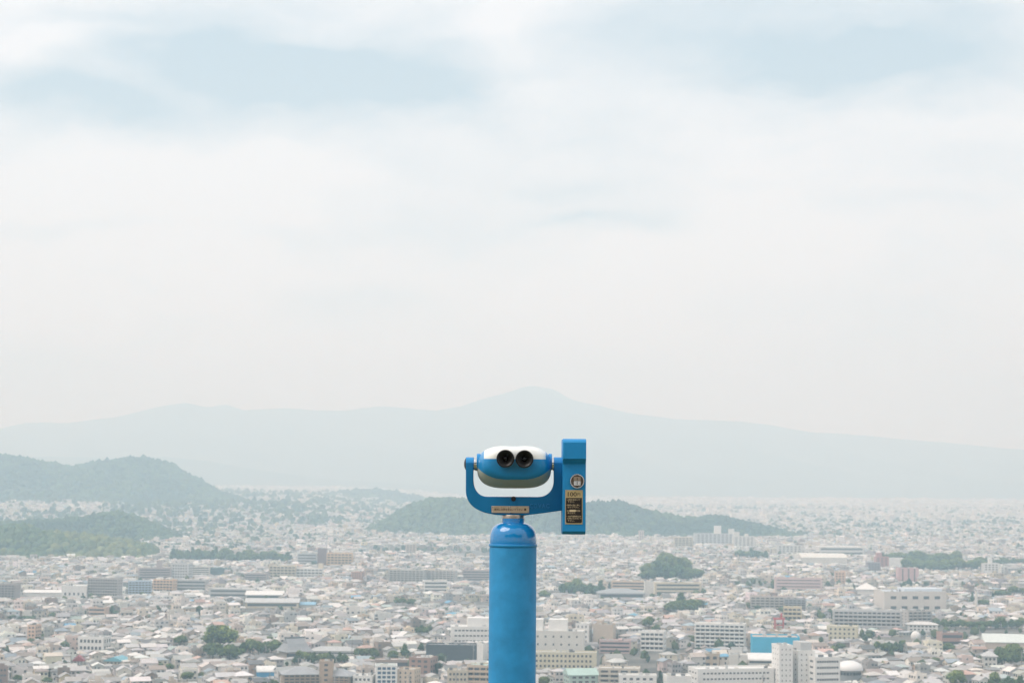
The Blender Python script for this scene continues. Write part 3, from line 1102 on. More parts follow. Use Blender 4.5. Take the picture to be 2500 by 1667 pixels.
B('office_building', 'mauve grey offices under a white roof edge, touching the pillar', (1128, 1200, 1393, 1418), MAUVE, WHITE, 'flat', 'strip', 4, 6, 0, 16)
B('office_building', 'white building with three long dark window bands left of the pillar', (1030, 1092, 1419, 1446), WHITE, WHITE, 'flat', 'strip', 3, 6, 9, 15)
B('factory_hall', 'long white roofed factory hall left of the middle', (596, 690, 1444, 1462), LGREY, WHITE, 'gable', 'strip', 1, 8, 3, 30, rh=3)
B('factory_hall', 'cream walled factory hall in front of the long white roof', (596, 728, 1462, 1484), CREAM, LGREY, 'gable', 'strip', 1, 9, 3, 24, rh=3)
B('workshop', 'workshop under a pale blue roof right of the factory halls', (733, 768, 1470, 1483), OFFW, (.22, .42, .56), 'gable', 'blank', 1, 4, 0, 12, rh=2)
B('hospital', 'white terraced hospital stepping up just left of the pillar', (1098, 1215, 1531, 1570), WHITE, WHITE, 'flat', 'grid', 3, 11, 3, 22, top=[(.35, 1, 6.5, WHITE)], ww=.7, wh=.3, short='the white terraced hospital')
B('office_building', 'charcoal glass office block left of the pillar', (1040, 1166, 1576, 1614), (.055, .065, .075), (.22, .22, .22), 'flat', 'grid', 3, 9, -4, 16, ww=.75, wh=.55, short='the charcoal office block')
B('stair_tower', 'plain white stair tower beside the charcoal office block', (1164, 1190, 1572, 1616), WHITE, WHITE, 'flat', 'blank', 4, 1, -20, 8, short='the plain white stair tower')
B('apartment_block', 'brown apartment building under grey hipped roofs, left half', (679, 783, 1630, 1690), (.34, .26, .19), (.33, .34, .35), 'hip', 'balcony', 6, 7, 12, 15, short='the brown hip-roofed flats', rh=3.4)
B('apartment_block', 'brown apartment building under grey hipped roofs, right half', (792, 864, 1634, 1690), (.36, .28, .21), (.33, .34, .35), 'hip', 'balcony', 6, 5, -10, 15, short='the right half of the brown flats', rh=3.4)
B('stair_tower', 'tan central tower between the two halves of the brown flats', (776, 812, 1616, 1690), (.42, .32, .24), TAN, 'flat', 'grid', 6, 1, 3, 12, ww=.3)
B('office_building', 'white frame building with large teal blue windows', (912, 969, 1626, 1690), WHITE, (.5, .56, .52), 'flat', 'grid', 6, 4, 5, 13, ww=.72, wh=.6, glass=M_GLASSB, short='the teal windowed building')
B('apartment_block', 'plain tan block beside the teal windowed building', (968, 1024, 1636, 1690), (.55, .45, .35), BEIGE, 'flat', 'grid', 5, 3, -12, 14, ww=.3, short='the plain tan block')
B('apartment_block', 'beige flats with stacked balconies touching the pillar', (1140, 1215, 1626, 1690), (.52, .42, .32), PGREEN, 'flat', 'balcony', 5, 4, -10, 16, short='the beige balcony flats')
B('apartment_block', 'low beige flats with small windows beside the beige balcony flats', (1092, 1142, 1638, 1690), (.52, .46, .36), BEIGE, 'flat', 'grid', 4, 5, 0, 12, short='the low beige flats')
B('brick_building', 'brick red building with white roof above the tan block', (998, 1067, 1607, 1645), (.30, .19, .15), WHITE, 'flat', 'grid', 3, 3, -18, 14, short='the brick red building')
B('long_hall', 'long shed with a white roof edge left of the brick red building', (916, 998, 1612, 1632), (.34, .26, .22), WHITE, 'flat', 'strip', 1, 6, 0, 12, short='the white edged shed')
B('white_house', 'white box building between the brown flats and the teal windowed building', (861, 913, 1651, 1690), WHITE, WHITE, 'flat', 'grid', 3, 4, -6, 12, short='the white box building')
B('blue_sign_hall', 'vault-roofed hall painted bright blue at the bottom left', (619, 672, 1626, 1652), (.06, .33, .58), WHITE, 'vault', 'blank', 1, 3, 10, 14, rh=3.0, short='the bright blue hall')
B('long_hall', 'long white walled temple precinct hall right of the temple', (756, 870, 1580, 1598), WHITE, GREY, 'hip', 'strip', 1, 8, 2, 13, rh=2.5, short='the temple precinct hall', wh=.3)
# -- right of the pillar
B('hospital', 'tall white complex just right of the pillar with rows of small windows', (1296, 1430, 1542, 1600), OFFW, WHITE, 'flat', 'grid', 3, 6, -4, 20, ww=.22, wh=.25, top=[(0, .22, 8, WHITE), (.33, .68, 8, WHITE)], short='the tall white complex')
B('office_building', 'white box block between the tall white complex and the tan block', (1405, 1447, 1523, 1572), WHITE, WHITE, 'flat', 'grid', 4, 3, -12, 14, ww=.3)
B('apartment_block', 'tan windowless-fronted block right of the pillar', (1448, 1506, 1526, 1572), (.50, .42, .34), BEIGE, 'flat', 'blank', 5, 3, -12, 14, top=[(.15, .42, 3.5, (.5, .42, .34))], short='the tan windowless block')
B('school_building', 'pale yellow three-storey building with green framed windows right of the pillar', (1296, 1458, 1594, 1632), YELL, LGREY, 'flat', 'grid', 3, 14, -3, 13, ww=.5, short='the pale yellow building')
B('apartment_block', 'dusty pink low flats with dark window bands', (1463, 1543, 1565, 1594), (.52, .38, .36), GREY, 'flat', 'strip', 3, 6, -5, 13, top=[(.6, .72, 1.5, PINK)], short='the dusty pink flats')
B('apartment_block', 'white four-storey flats with an outside stair', (1564, 1630, 1543, 1588), WHITE, LGREY, 'flat', 'balcony', 4, 5, -12, 14, short='the white four-storey flats')
B('apartment_block', 'white six-storey flats with a grid of balconies', (1697, 1826, 1524, 1582), WHITE, OFFW, 'flat', 'balcony', 6, 10, -10, 14, short='the white six-storey flats')
B('school_building', 'long pinkish cream school wing left of its white tower', (1493, 1580, 1420, 1442), (.62, .48, .36), CREAM, 'flat', 'strip', 3, 9, -6, 14)
B('school_tower', 'white tower between the two school wings', (1574, 1596, 1420, 1460), OFFW, OFFW, 'flat', 'blank', 4, 1, 0, 12)
B('school_building', 'long cream school wing right of its white tower', (1596, 1712, 1424, 1452), CREAM, OFFW, 'flat', 'strip', 3, 12, 5, 14)
B('gymnasium', 'grey gymnasium under a broad hipped roof in front of the school', (1458, 1574, 1438, 1462), LGREY, (.30, .32, .33), 'hip', 'strip', 1, 8, 3, 30, rh=4)
B('blue_hall', 'bright cyan blue hall behind the white hospital', (1838, 1958, 1557, 1600), CYAN, (.50, .38, .30), 'flat', 'blank', 2, 6, -4, 26, short='the cyan blue hall')
B('hospital', 'large white hospital block with rows of dark windows at the bottom right', (1962, 2052, 1606, 1694), WHITE, WHITE, 'flat', 'grid', 6, 9, 14, 26, ww=.78, wh=.34, short='the large white hospital')
B('hospital', 'boxy white middle block of the large white hospital, right of its lift tower', (1930, 1990, 1590, 1690), WHITE, LGREY, 'flat', 'grid', 8, 3, 12, 20, top=[(.3, .95, 5, LGREY)], ww=.18, wh=.3, short='the hospital middle block')
B('hospital_tower', 'tall plain white lift tower of the large white hospital', (1892, 1936, 1577, 1692), WHITE, WHITE, 'flat', 'grid', 9, 3, 10, 14, ww=.2, wh=.3, short='the hospital lift tower')
B('hospital_wing', 'long white hospital wing with two window bands, left of the lift tower', (1686, 1892, 1634, 1690), WHITE, WHITE, 'flat', 'grid', 4, 18, 12, 18, ww=.6, wh=.3, short='the long hospital wing')
B('apartment_block', 'beige flats with short balconies at the bottom edge right of the pillar', (1462, 1566, 1633, 1690), (.55, .50, .43), OFFW, 'flat', 'balcony', 5, 4, -4, 14, short='the beige bottom-edge flats')
B('low_hall', 'pale green roofed building left of the beige bottom-edge flats', (1378, 1460, 1634, 1680), (.44, .55, .49), (.40, .54, .48), 'gable', 'grid', 3, 4, 10, 16, short='the pale green building', rh=3)
B('office_building', 'white three-storey building below the beige bottom-edge flats', (1512, 1604, 1650, 1700), WHITE, WHITE, 'flat', 'grid', 4, 5, -2, 10, ww=.5, short='the white bottom-edge building')
B('white_house', 'plain white flat-roofed box left of the long hospital wing', (1624, 1688, 1652, 1700), WHITE, WHITE, 'flat', 'blank', 3, 3, 4, 14, short='the plain white box')
B('office_building', 'tan building with one large dark window above the hospital wing', (1718, 1762, 1597, 1630), TAN, BEIGE, 'flat', 'grid', 2, 2, -8, 12, short='the tan one-window building')
B('office_building', 'white box building right of the tan one-window building', (1780, 1828, 1600, 1632), OFFW, WHITE, 'flat', 'blank', 2, 2, -6, 12, short='the white box by the hospital')
B('sports_hall', 'sports hall under a low curved white roof by the lift tower', (1828, 1894, 1597, 1622), OFFW, WHITE, 'vault', 'strip', 1, 5, -4, 26, rh=3.5, short='the curved white roof')
B('apartment_block', 'grey flats capped with a bright red roof edge', (1832, 1942, 1457, 1490), (.50, .47, .43), (.62, .20, .16), 'flat', 'balcony', 5, 9, -6, 14)
B('apartment_block', 'dark grey flats right of the red-capped block', (1915, 1972, 1463, 1492), (.34, .34, .35), GREY, 'flat', 'balcony', 5, 5, -8, 14)
B('apartment_block', 'pale pink long apartment building with a flat top', (1893, 2009, 1412, 1443), (.60, .46, .44), (.62, .5, .48), 'flat', 'strip', 4, 8, -4, 15, wh=.25)
B('apartment_tower', 'pink tower with dark vertical joints near the wide wood', (2194, 2243, 1388, 1424), (.56, .38, .37), PINK, 'flat', 'grid', 7, 3, 0, 15, ww=.25, wh=.8)
B('apartment_block', 'peach block left of the pink tower', (2038, 2068, 1397, 1428), (.64, .46, .34), PEACH, 'flat', 'grid', 5, 3, -8, 14)
B('brick_tower', 'brick red tower at the corner of the wide wood', (2138, 2170, 1360, 1386), (.44, .22, .19), BRICK, 'flat', 'grid', 7, 3, 0, 14, top=[(.1, .5, 6, (.44, .22, .19))])
B('apartment_block', 'mauve grey block left of the brick red tower', (2118, 2150, 1374, 1396), (.28, .25, .26), GREY, 'flat', 'grid', 5, 4, 0, 14)
B('apartment_block', 'long five-storey grey flats with pale balconies on the right', (2036, 2205, 1492, 1538), (.52, .51, .50), (.42, .45, .45), 'flat', 'balcony', 5, 14, -8, 14, short='the long grey flats')
B('apartment_block', 'end wing of the long grey flats', (2205, 2276, 1492, 1530), (.46, .43, .40), GREY, 'flat', 'balcony', 5, 5, 14, 14)
B('exhibition_hall', 'big white hall with a blue roof edge on the right', (2150, 2312, 1445, 1494), (.62, .58, .53), (.50, .56, .62), 'flat', 'grid', 2, 5, 5, 34, top=[(.35, .97, 3, (.62, .66, .70))], ww=.5, wh=.3)
B('exhibition_hall', 'white faceted hall left of the big white hall', (2092, 2149, 1424, 1454), WHITE, WHITE, 'hip', 'blank', 2, 4, -10, 24, rh=6)
B('school_building', 'cream building in front of the long grey flats', (2020, 2102, 1530, 1562), (.60, .56, .42), OFFW, 'flat', 'grid', 3, 6, -12, 14, ww=.4, short='the cream building')
B('apartment_block', 'pale yellow flats with a zigzag outside stair', (1913, 1962, 1483, 1514), (.62, .54, .38), CREAM, 'flat', 'balcony', 3, 4, -10, 12)
B('white_house', 'white two-storey house under a wide hip roof right of the grey flats', (2216, 2292, 1518, 1540), WHITE, (.62, .60, .57), 'hip', 'grid', 2, 7, -4, 13, rh=2, short='the wide white house')
B('brick_building', 'brown red walled building with a pale roof on the right', (2296, 2352, 1546, 1578), (.38, .24, .20), LGREY, 'flat', 'strip', 2, 4, 4, 14, short='the brown red building')
B('exhibition_hall', 'peach walled hall with a sloping white roof at the right edge', (2406, 2540, 1550, 1590), (.60, .50, .42), (.62, .66, .62), 'gable', 'blank', 2, 6, -8, 22, rh=5, short='the peach walled hall')
B('office_building', 'white twin block near the wide wood at the right', (2401, 2440, 1376, 1398), WHITE, WHITE, 'flat', 'grid', 4, 4, 0, 14, top=[(.4, .6, 7, WHITE)])
B('white_house', 'white house with a pyramid roof near the right edge trees', (2402, 2440, 1590, 1628), OFFW, LGREY, 'hip', 'grid', 2, 3, -8, 12, rh=3, short='the pyramid-roofed white house')
B('apartment_block', 'plain grey tower far left behind the tree belt', (990, 1016, 1330, 1352), (.5, .42, .34), BEIGE, 'flat', 'grid', 6, 3, 0, 14)
B('exhibition_hall', 'vast pale flat hall in the far right part of the city', (1956, 2068, 1352, 1378), (.68, .66, .6), (.70, .68, .62), 'vault', 'blank', 1, 6, 0, 70, rh=5)
B('exhibition_hall', 'second vast pale hall behind the first', (2000, 2110, 1336, 1356), (.66, .64, .6), (.68, .66, .62), 'flat', 'strip', 2, 8, 0, 60)
B('office_building', 'white slab just left of the wide wood', (2162, 2206, 1363, 1382), WHITE, WHITE, 'flat', 'blank', 3, 4, 0, 16)
B('apartment_block', 'white and grey stepped flats below the central hill', (1695, 1795, 1303, 1330), LGREY, OFFW, 'flat', 'grid', 6, 9, 0, 18, top=[(.5, .66, 14, WHITE), (.85, .98, 9, OFFW)])
B('apartment_block', 'pale twin-towered flats at the right foot of the central hill', (1790, 1844, 1310, 1336), OFFW, OFFW, 'flat', 'grid', 7, 5, 0, 18, top=[(.05, .3, 8, OFFW), (.55, .7, 5, OFFW)])
B('apartment_block', 'slim pale pink tower at the foot of the central hill', (1560, 1572, 1296, 1322), (.60, .50, .46), OFFW, 'flat', 'grid', 8, 2, 0, 14)
B('apartment_block', 'wide white block at the foot of the central hill', (1896, 1960, 1332, 1352), OFFW, WHITE, 'flat', 'grid', 4, 6, 0, 18)
B('apartment_block', 'cream flats at the foot of the central hill', (1646, 1692, 1312, 1336), CREAM, OFFW, 'flat', 'balcony', 6, 5, 0, 16)


# special: dome auditorium, temple, white tank, chimney, red crane
def at(px, py):
    x, y = hit(px, py)
    return x, y, float(np.maximum(rise(x, y), 0))


def auditorium():
    x, y, z = at(2079, 1662)
    rr = 33 * y / F
    b = thing('domed_auditorium', 'round auditorium under a smooth white dome beside the large white hospital', 'auditorium', (x, y + rr, z))
    Ht = 1.0
    dt = ray(2079, 1636)
    he = CAMZ + dt.z / dt.y * y - z
    dt = ray(2079, 1613)
    ht = CAMZ + dt.z / dt.y * (y + rr) - z
    link('wall', lathe('wall', [(rr * .84, -1), (rr * .84, he)], cmat('wall', (.30, .32, .33)), 48), b)
    a = np.linspace(0, math.pi / 2, 14)
    link('dome', lathe('dome', [(rr * .84, he - .3), (rr * 1.0, he - .3), (rr, he + .4)] + [(rr * math.cos(q), he + .4 + (ht - he) * math.sin(q)) for q in a[1:]], pmat('dome_white', (.78, .77, .75), .45), 64), b)
    for k in range(22):
        q = 2 * math.pi * k / 22
        o = put_box('window', b, M_GLASS, -rr * .09, rr * .09, -.15, .15, 0, 1)
        o.location = (rr * .84 * math.sin(q), -rr * .84 * math.cos(q), he - 2.2)
        o.rotation_euler = (0, 0, q)
        o.scale.z = 1.6
    FOOT_R.append((x, y + rr, rr * 1.1, rr * 1.1, 0))
    RECTS.append((2046, 2112, 1652, y))
    LM.append((x, y, 'the white dome'))


def temple():
    x, y, z = at(714, 1612)
    k = y / F
    b = thing('temple_hall', 'large temple hall with a sweeping grey hip-and-gable roof between trees', 'temple', (x, y + 12, z), R(28))
    W, D = 74 * k, 20
    he = 5.5
    ht = 13.5
    wm, rm = cmat('wall', (.42, .38, .33)), cmat('roof', (.27, .28, .29))
    link('wall', boxes_mesh('wall', [(-W * .40, W * .40, -D * .40, D * .40, -1, he)], wm), b)
    # curved lower skirt, then a steep upper gable
    prof = [(1.0, he - .2), (.80, he + 1.0), (.62, he + 2.6), (.46, he + 4.6)]
    V, q = [], []
    for kx, zz in prof:
        ax, ay = W / 2 * (kx * .62 + .38), D / 2 * kx
        V += [(-ax, -ay, zz), (ax, -ay, zz), (ax, ay, zz), (-ax, ay, zz)]
    for i in range(len(prof) - 1):
        for j in range(4):
            q.append((4 * i + j, 4 * i + (j + 1) % 4, 4 * i + 4 + (j + 1) % 4, 4 * i + 4 + j))
    n = len(V)
    ax = V[-3][0]
    V += [(-ax, 0, ht), (ax, 0, ht)]
    q += [(n - 4, n - 3, n + 1, n), (n - 2, n - 1, n, n + 1), (3, 2, 1, 0)]
    rf = link('roof', mesh_np('roof', V, [q, [(n - 3, n - 2, n + 1), (n - 1, n - 4, n)]], mats=[rm]), b)
    link('ridge', boxes_mesh('ridge', [(-ax - .6, ax + .6, -.5, .5, ht - .3, ht + .7)], cmat('roof', (.16, .165, .17))), rf)
    for j in range(9):
        c = -W * .38 + j * W * .76 / 8
        put_box('window', b, M_GLASS, c - 1.0, c + 1.0, -D * .40 - .06, -D * .40 + .3, .8, 4.2)
    FOOT_R.append((x, y + 12, W / 2, D / 2, R(28)))
    RECTS.append((672, 758, 1598, y))
    LM.append((x, y, 'the temple hall'))


def tank():
    x, y, z = at(2238, 1569)
    rr = 12 * y / F
    b = thing('storage_tank', 'white egg-shaped storage tank on the right', 'tank', (x, y + rr, z))
    ht = 25 * y / F
    a = np.linspace(-math.pi / 2, math.pi / 2, 22)
    link('shell', lathe('shell', [(rr * math.cos(q), ht * .62 + ht * .5 * math.sin(q)) for q in a], cmat('wall', WHITE), 36), b)
    link('skirt', lathe('skirt', [(rr * .7, -1), (rr * .7, ht * .38)], cmat('wall', OFFW), 36), b)
    FOOT_R.append((x, y + rr, rr, rr, 0))
    RECTS.append((2225, 2250, 1564, y))
    LM.append((x, y, 'the white tank'))


def chimney():
    x, y, z = at(2384, 1505)
    ht = CAMZ + ray(2384, 1443).z / ray(2384, 1443).y * y - z
    b = thing('chimney', 'slender tall white chimney above the right-hand houses', 'chimney', (x, y, z))
    link('shaft', lathe('shaft', [(1.3, -1), (1.0, ht), (0, ht)], cmat('wall', OFFW), 20), b)
    link('base', boxes_mesh('base', [(-2.2, 2.2, -2.2, 2.2, -1, 3)], cmat('wall', LGREY)), b)
    FOOT_R.append((x, y, 3, 3, 0))
    RECTS.append((2381, 2387, 1496, y))


def crane():
    x, y, z = at(1902, 1540)
    b = thing('red_gantry', 'small red steel gantry above the roofs left of the cream building', 'gantry', (x, y, z))
    m = pmat('red_steel', (.50, .06, .06), .5)
    boxes = []
    ht = 9
    for sx in (-3.2, 3.2):
        for sy in (-1.5, 1.5):
            link('leg', boxes_mesh('leg', [(sx - .45, sx + .45, sy - .45, sy + .45, -1, ht - .02)], m), b)
    link('beam', boxes_mesh('beam', [(-4.5, 4.5, -2, 2, ht, ht + 1.3)], m), b)
    link('mast', boxes_mesh('mast', [(1.2, 2.4, -.6, .6, ht + 1.32, ht + 5)], m), b)
    link('brace', boxes_mesh('brace', [(-2.74, 2.74, -1.7, -1.3, ht * .5, ht * .5 + .8)], m), b)
    FOOT_R.append((x, y, 4.5, 3, 0))
    RECTS.append((1894, 1912, 1533, y))


auditorium(); temple(); tank(); chimney(); crane()


# ------------------------------------------------------------------ trees
def ico(sub):
    bm = bmesh.new()
    bmesh.ops.create_icosphere(bm, subdivisions=sub, radius=1)
    V = np.array([v.co[:] for v in bm.verts])
    Fc = np.array([[v.index for v in f.verts] for f in bm.faces])
    bm.free()
    return V, Fc


ICO1, ICO2, ICO3 = ico(1), ico(2), ico(3)
M_LEAF = pmat('foliage', attr=True, rough=.75, spec=.25, rand=.16)
M_BARK = pmat('bark', (.10, .075, .055), .9, var=.2, vscale=2)


def crown_mesh(seed, shape):
    """unit crown: height 1, width about 1, base at z=0; leaf clumps on many lobes round a dark core"""
    g = np.random.default_rng(seed)
    lobes = []
    if shape == 'round':
        for _ in range(26):
            v = g.normal(size=3)
            v /= np.linalg.norm(v)
            if v[2] < -.35:
                v[2] *= -.6
            rr = g.uniform(.16, .25)
            lobes.append((v * np.array([.33, .33, .34]) * g.uniform(.7, 1.05) + (0, 0, .52), rr))
    elif shape == 'wide':
        for _ in range(30):
            v = g.normal(size=3)
            v /= np.linalg.norm(v)
            v[2] = abs(v[2]) * .9 - .15
            rr = g.uniform(.14, .22)
            lobes.append((v * np.array([.40, .40, .42]) * g.uniform(.7, 1.05) + (0, 0, .36), rr))
    elif shape == 'cone':
        for _ in range(26):
            z = g.uniform(.08, .93) ** 1.1
            a = g.uniform(0, 6.28)
            w_ = .30 * (1 - z) + .03
            lobes.append((np.array([w_ * math.cos(a), w_ * math.sin(a), z]), .06 + .12 * (1 - z)))
    else:
        for _ in range(22):
            z = g.uniform(.1, .92)
            a = g.uniform(0, 6.28)
            w_ = .27 * math.sin(math.pi * min(z + .12, 1)) * g.uniform(.5, 1)
            lobes.append((np.array([w_ * math.cos(a), w_ * math.sin(a), z * .9]), g.uniform(.12, .19)))
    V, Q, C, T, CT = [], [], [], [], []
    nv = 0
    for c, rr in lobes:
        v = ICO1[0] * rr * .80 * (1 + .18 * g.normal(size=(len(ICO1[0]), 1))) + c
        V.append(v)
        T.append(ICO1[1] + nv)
        CT.append(np.tile([[.045, .07, .028]], (len(ICO1[1]), 1)))  # dark core lumps added inside the lobes to block light passing through
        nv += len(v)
    tone = {'round': (.165, .215, .045), 'wide': (.135, .19, .046), 'cone': (.040, .085, .040), 'tall': (.075, .135, .038)}[shape]
    for c, rr in lobes:
        k = 58
        d = g.normal(size=(k, 3))
        d /= np.linalg.norm(d, axis=1)[:, None]
        d[:, 2] = np.where(d[:, 2] < -.4, -d[:, 2], d[:, 2])
        p = c + d * rr * g.uniform(.82, 1.10, (k, 1))
        nrm = d + g.normal(size=(k, 3)) * .55
        nrm /= np.linalg.norm(nrm, axis=1)[:, None]
        t = np.cross(nrm, g.normal(size=(k, 3)))
        t /= np.linalg.norm(t, axis=1)[:, None]
        b = np.cross(nrm, t)
        sz = g.uniform(.018, .045, (k, 1)) * (1.0 if shape != 'cone' else .7)
        quad = np.stack([p - t * sz, p - b * sz * .7, p + t * sz, p + b * sz * .7], 1)
        V.append(quad.reshape(-1, 3))
        Q.append(np.arange(4 * k).reshape(k, 4) + nv)
        nv += 4 * k
        lob = g.uniform(.55, 1.45)
        cc = np.array(tone) * lob * g.uniform(.75, 1.3, (k, 1)) * (1 + g.normal(size=(k, 3)) * .06)
        C.append(np.clip(cc, .01, .3))
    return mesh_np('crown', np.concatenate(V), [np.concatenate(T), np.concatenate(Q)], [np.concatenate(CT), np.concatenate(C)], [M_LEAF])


def trunk_mesh(seed):
    g = np.random.default_rng(seed)
    V, Q = [], []
    n = 0

    def tube(p0, p1, r0_, r1_):
        nonlocal n
        p0, p1 = np.array(p0, float), np.array(p1, float)
        d = p1 - p0
        d /= np.linalg.norm(d)
        t = np.cross(d, (1, .2, .1))
        t /= np.linalg.norm(t)
        b = np.cross(d, t)
        a = np.linspace(0, 2 * np.pi, 7, endpoint=False)[:, None]
        for p, r_ in ((p0, r0_), (p1, r1_)):
            V.append(p + r_ * (np.cos(a) * t + np.sin(a) * b))
        for j in range(7):
            Q.append((n + j, n + (j + 1) % 7, n + 7 + (j + 1) % 7, n + 7 + j))
        n += 14
    tube((0, 0, -.06), (.01, 0, .30), .034, .024)
    tube((.01, 0, .28), (.0, .02, .62), .024, .012)
    for _ in range(4):
        a = g.uniform(0, 6.28)
        tube((.01, 0, g.uniform(.2, .4)), (.22 * math.cos(a), .22 * math.sin(a), g.uniform(.45, .65)), .014, .006)
    return mesh_np('trunk', np.concatenate(V), [Q], mats=[M_BARK])


SHAPES = ['round', 'round', 'wide', 'wide', 'tall', 'tall', 'cone', 'cone']
CROWNS = [crown_mesh(300 + i, sh) for i, sh in enumerate(SHAPES)]
TRUNKS = [trunk_mesh(400 + i) for i in range(3)]
TREE_SPOTS = []


def tree(x, y, h, wid, shape, label, group, name='broadleaf_tree'):
    cand = [i for i, sh in enumerate(SHAPES) if sh == shape]
    i = random.choice(cand)
    gz = float(ground_h(x, y))
    t = thing(name, label, 'tree', (x, y, gz), random.uniform(0, 6.28), group)
    tr = link('trunk', TRUNKS[random.randrange(3)], t)
    tr.scale = (h, h, h)
    c = link('crown', CROWNS[i], t, (0, 0, h * (.10 if shape in ('wide', 'cone') else .14)))
    c.scale = (wid, wid, h * .88)
    TREE_SPOTS.append((x, y, wid * .42))
    return t


def tree_px(px, yb, yt, wpx, shape, label, group=None, name='broadleaf_tree', dy=0.0):
    x, y = hit(px, yb)
    y += dy
    k = y / F
    RECTS.append((px - wpx * .4, px + wpx * .4, yb - .28 * (yb - yt), y))
    tree(x, y, max((yb - yt) * k * 1.05, 2.5), max(wpx * k, 2.0), shape, label, group, name)


CARD = 'first second third fourth fifth sixth seventh eighth ninth tenth eleventh twelfth thirteenth fourteenth fifteenth sixteenth seventeenth eighteenth nineteenth twentieth twenty-first twenty-second'.split()


def grove(x0, x1, yb, yt, n, label, group, shapes=('wide', 'round', 'tall'), wpx=None, rows=2, prof=None):
    for k in range(n):
        u = (k + .5) / n + random.uniform(-.4, .4) / n
        lab = '%s from left, %s' % (CARD[k], label)
        px = x0 + (x1 - x0) * u
        row = k % rows
        hf_ = prof(u) if prof else random.uniform(.75, 1.0)
        yb_ = yb - row * (yb - yt) * .10
        tt = yb_ - (yb - yt) * hf_
        tree_px(px, yb_, tt, (wpx or (x1 - x0) / n * 2.0) * random.uniform(.85, 1.2), random.choice(shapes), lab, group)


dome = lambda u: .55 + .45 * math.sin(math.pi * min(max(u, 0), 1)) * random.uniform(.9, 1.05)
# the big round trees left of the temple
tree_px(537, 1606, 1529, 92, 'round', 'largest round tree, standing above the rooftops left of the temple hall')
tree_px(520, 1612, 1560, 60, 'wide', 'lower tree at the foot of the largest round tree')
tree_px(560, 1614, 1566, 62, 'wide', 'spreading tree at the right foot of the largest round tree')
tree_px(441, 1581, 1552, 36, 'round', 'small lime green tree left of the largest round tree')
grove(590, 640, 1602, 1560, 4, 'tree in the clump between the largest round tree and the temple hall', 'trees left of the temple hall', wpx=34)
tree_px(662, 1598, 1556, 58, 'wide', 'broad pale green tree touching the left end of the temple hall')
tree_px(645, 1600, 1570, 36, 'tall', 'narrow dark tree left of the broad pale green tree')
grove(715, 845, 1622, 1590, 11, 'tree in the row in front of the temple hall and its precinct', 'trees in front of the temple', wpx=24)
grove(868, 925, 1606, 1578, 5, 'tree in the clump right of the temple precinct hall', 'trees right of the temple precinct', wpx=24)
tree_px(988, 1606, 1572, 32, 'tall', 'dark tree beside the left end of the charcoal office block')
tree_px(960, 1610, 1584, 30, 'wide', 'low tree left of the dark tree by the charcoal office block')
tree_px(1028, 1590, 1565, 22, 'tall', 'slim tree just left of the charcoal office block')
grove(1015, 1050, 1549, 1522, 4, 'tree in the small clump left of the white terraced hospital', 'trees by the terraced hospital', wpx=18)
grove(968, 1016, 1479, 1459, 4, 'tree in the small clump above the middle rooftops left of the pillar', 'trees in the middle left', wpx=20)
tree_px(273, 1499, 1478, 16, 'tall', 'dark pointed tree right of the salmon orange low building')
tree_px(284, 1501, 1488, 18, 'wide', 'low bush right of the dark pointed tree')
grove(20, 90, 1512, 1500, 6, 'low tree in the short hedge row at the left', 'hedge row at the left', wpx=18)
tree_px(129, 1510, 1492, 26, 'wide', 'low green tree right of the short hedge row')
tree_px(412, 1636, 1616, 26, 'wide', 'dark bush among the houses at the lower left')
tree_px(457, 1665, 1641, 36, 'round', 'dark tree at the bottom below the largest round tree')
tree_px(44, 1664, 1644, 26, 'wide', 'green bush at the bottom left corner')
tree_px(116, 1668, 1650, 26, 'wide', 'second green bush near the bottom left corner')
tree_px(668, 1675, 1656, 26, 'wide', 'lime bush at the bottom left of the brown hip-roofed flats')
tree_px(700, 1628, 1612, 14, 'tall', 'small dark tree above the brown hip-roofed flats')
# tree belt on the left
grove(418, 560, 1373, 1338, 20, 'tree in the long belt behind the left part of the city', 'tree belt behind the left city', wpx=26)
grove(560, 705, 1374, 1345, 20, 'tree in the right half of the long belt, towards the brown tower', 'tree belt towards the brown tower', wpx=26)
# right of the pillar
grove(1572, 1696, 1424, 1362, 14, 'tree in the big domed shrine wood behind the cream school', 'shrine wood behind the school', wpx=46, rows=3, prof=dome)
grove(1368, 1470, 1457, 1416, 10, 'tree in the dark grove left of the grey gymnasium', 'grove left of the gymnasium', ('tall', 'round'), wpx=32)
tree_px(1488, 1442, 1421, 14, 'cone', 'dark cypress at the left end of the school wing', name='cypress_tree')
grove(1312, 1346, 1462, 1442, 3, 'tree in the low clump between pillar and dark grove', 'low clump right of the pillar', wpx=24)
grove(1634, 1706, 1500, 1456, 6, 'tree in the round grove in front of the cream school', 'round grove in front of the school', wpx=40, rows=3, prof=dome)
tree_px(1584, 1541, 1506, 36, 'round', 'round green tree above the white four-storey flats')
tree_px(1604, 1543, 1522, 26, 'wide', 'lower tree leaning on the right of the round green tree')
tree_px(1578, 1664, 1626, 26, 'tall', 'tall tree beside the beige bottom-edge flats')
tree_px(1612, 1680, 1635, 22, 'cone', 'dark pointed conifer at the bottom edge', name='conifer_tree')
tree_px(1600, 1682, 1650, 26, 'cone', 'smaller dark conifer left of the pointed one', name='conifer_tree')
tree_px(1328, 1682, 1653, 34, 'round', 'bright green tree at the bottom edge right of the pillar')
grove(1800, 1870, 1366, 1340, 7, 'tree in the low wood at the right foot of the central hill', 'wood at the foot of the hill', wpx=26)
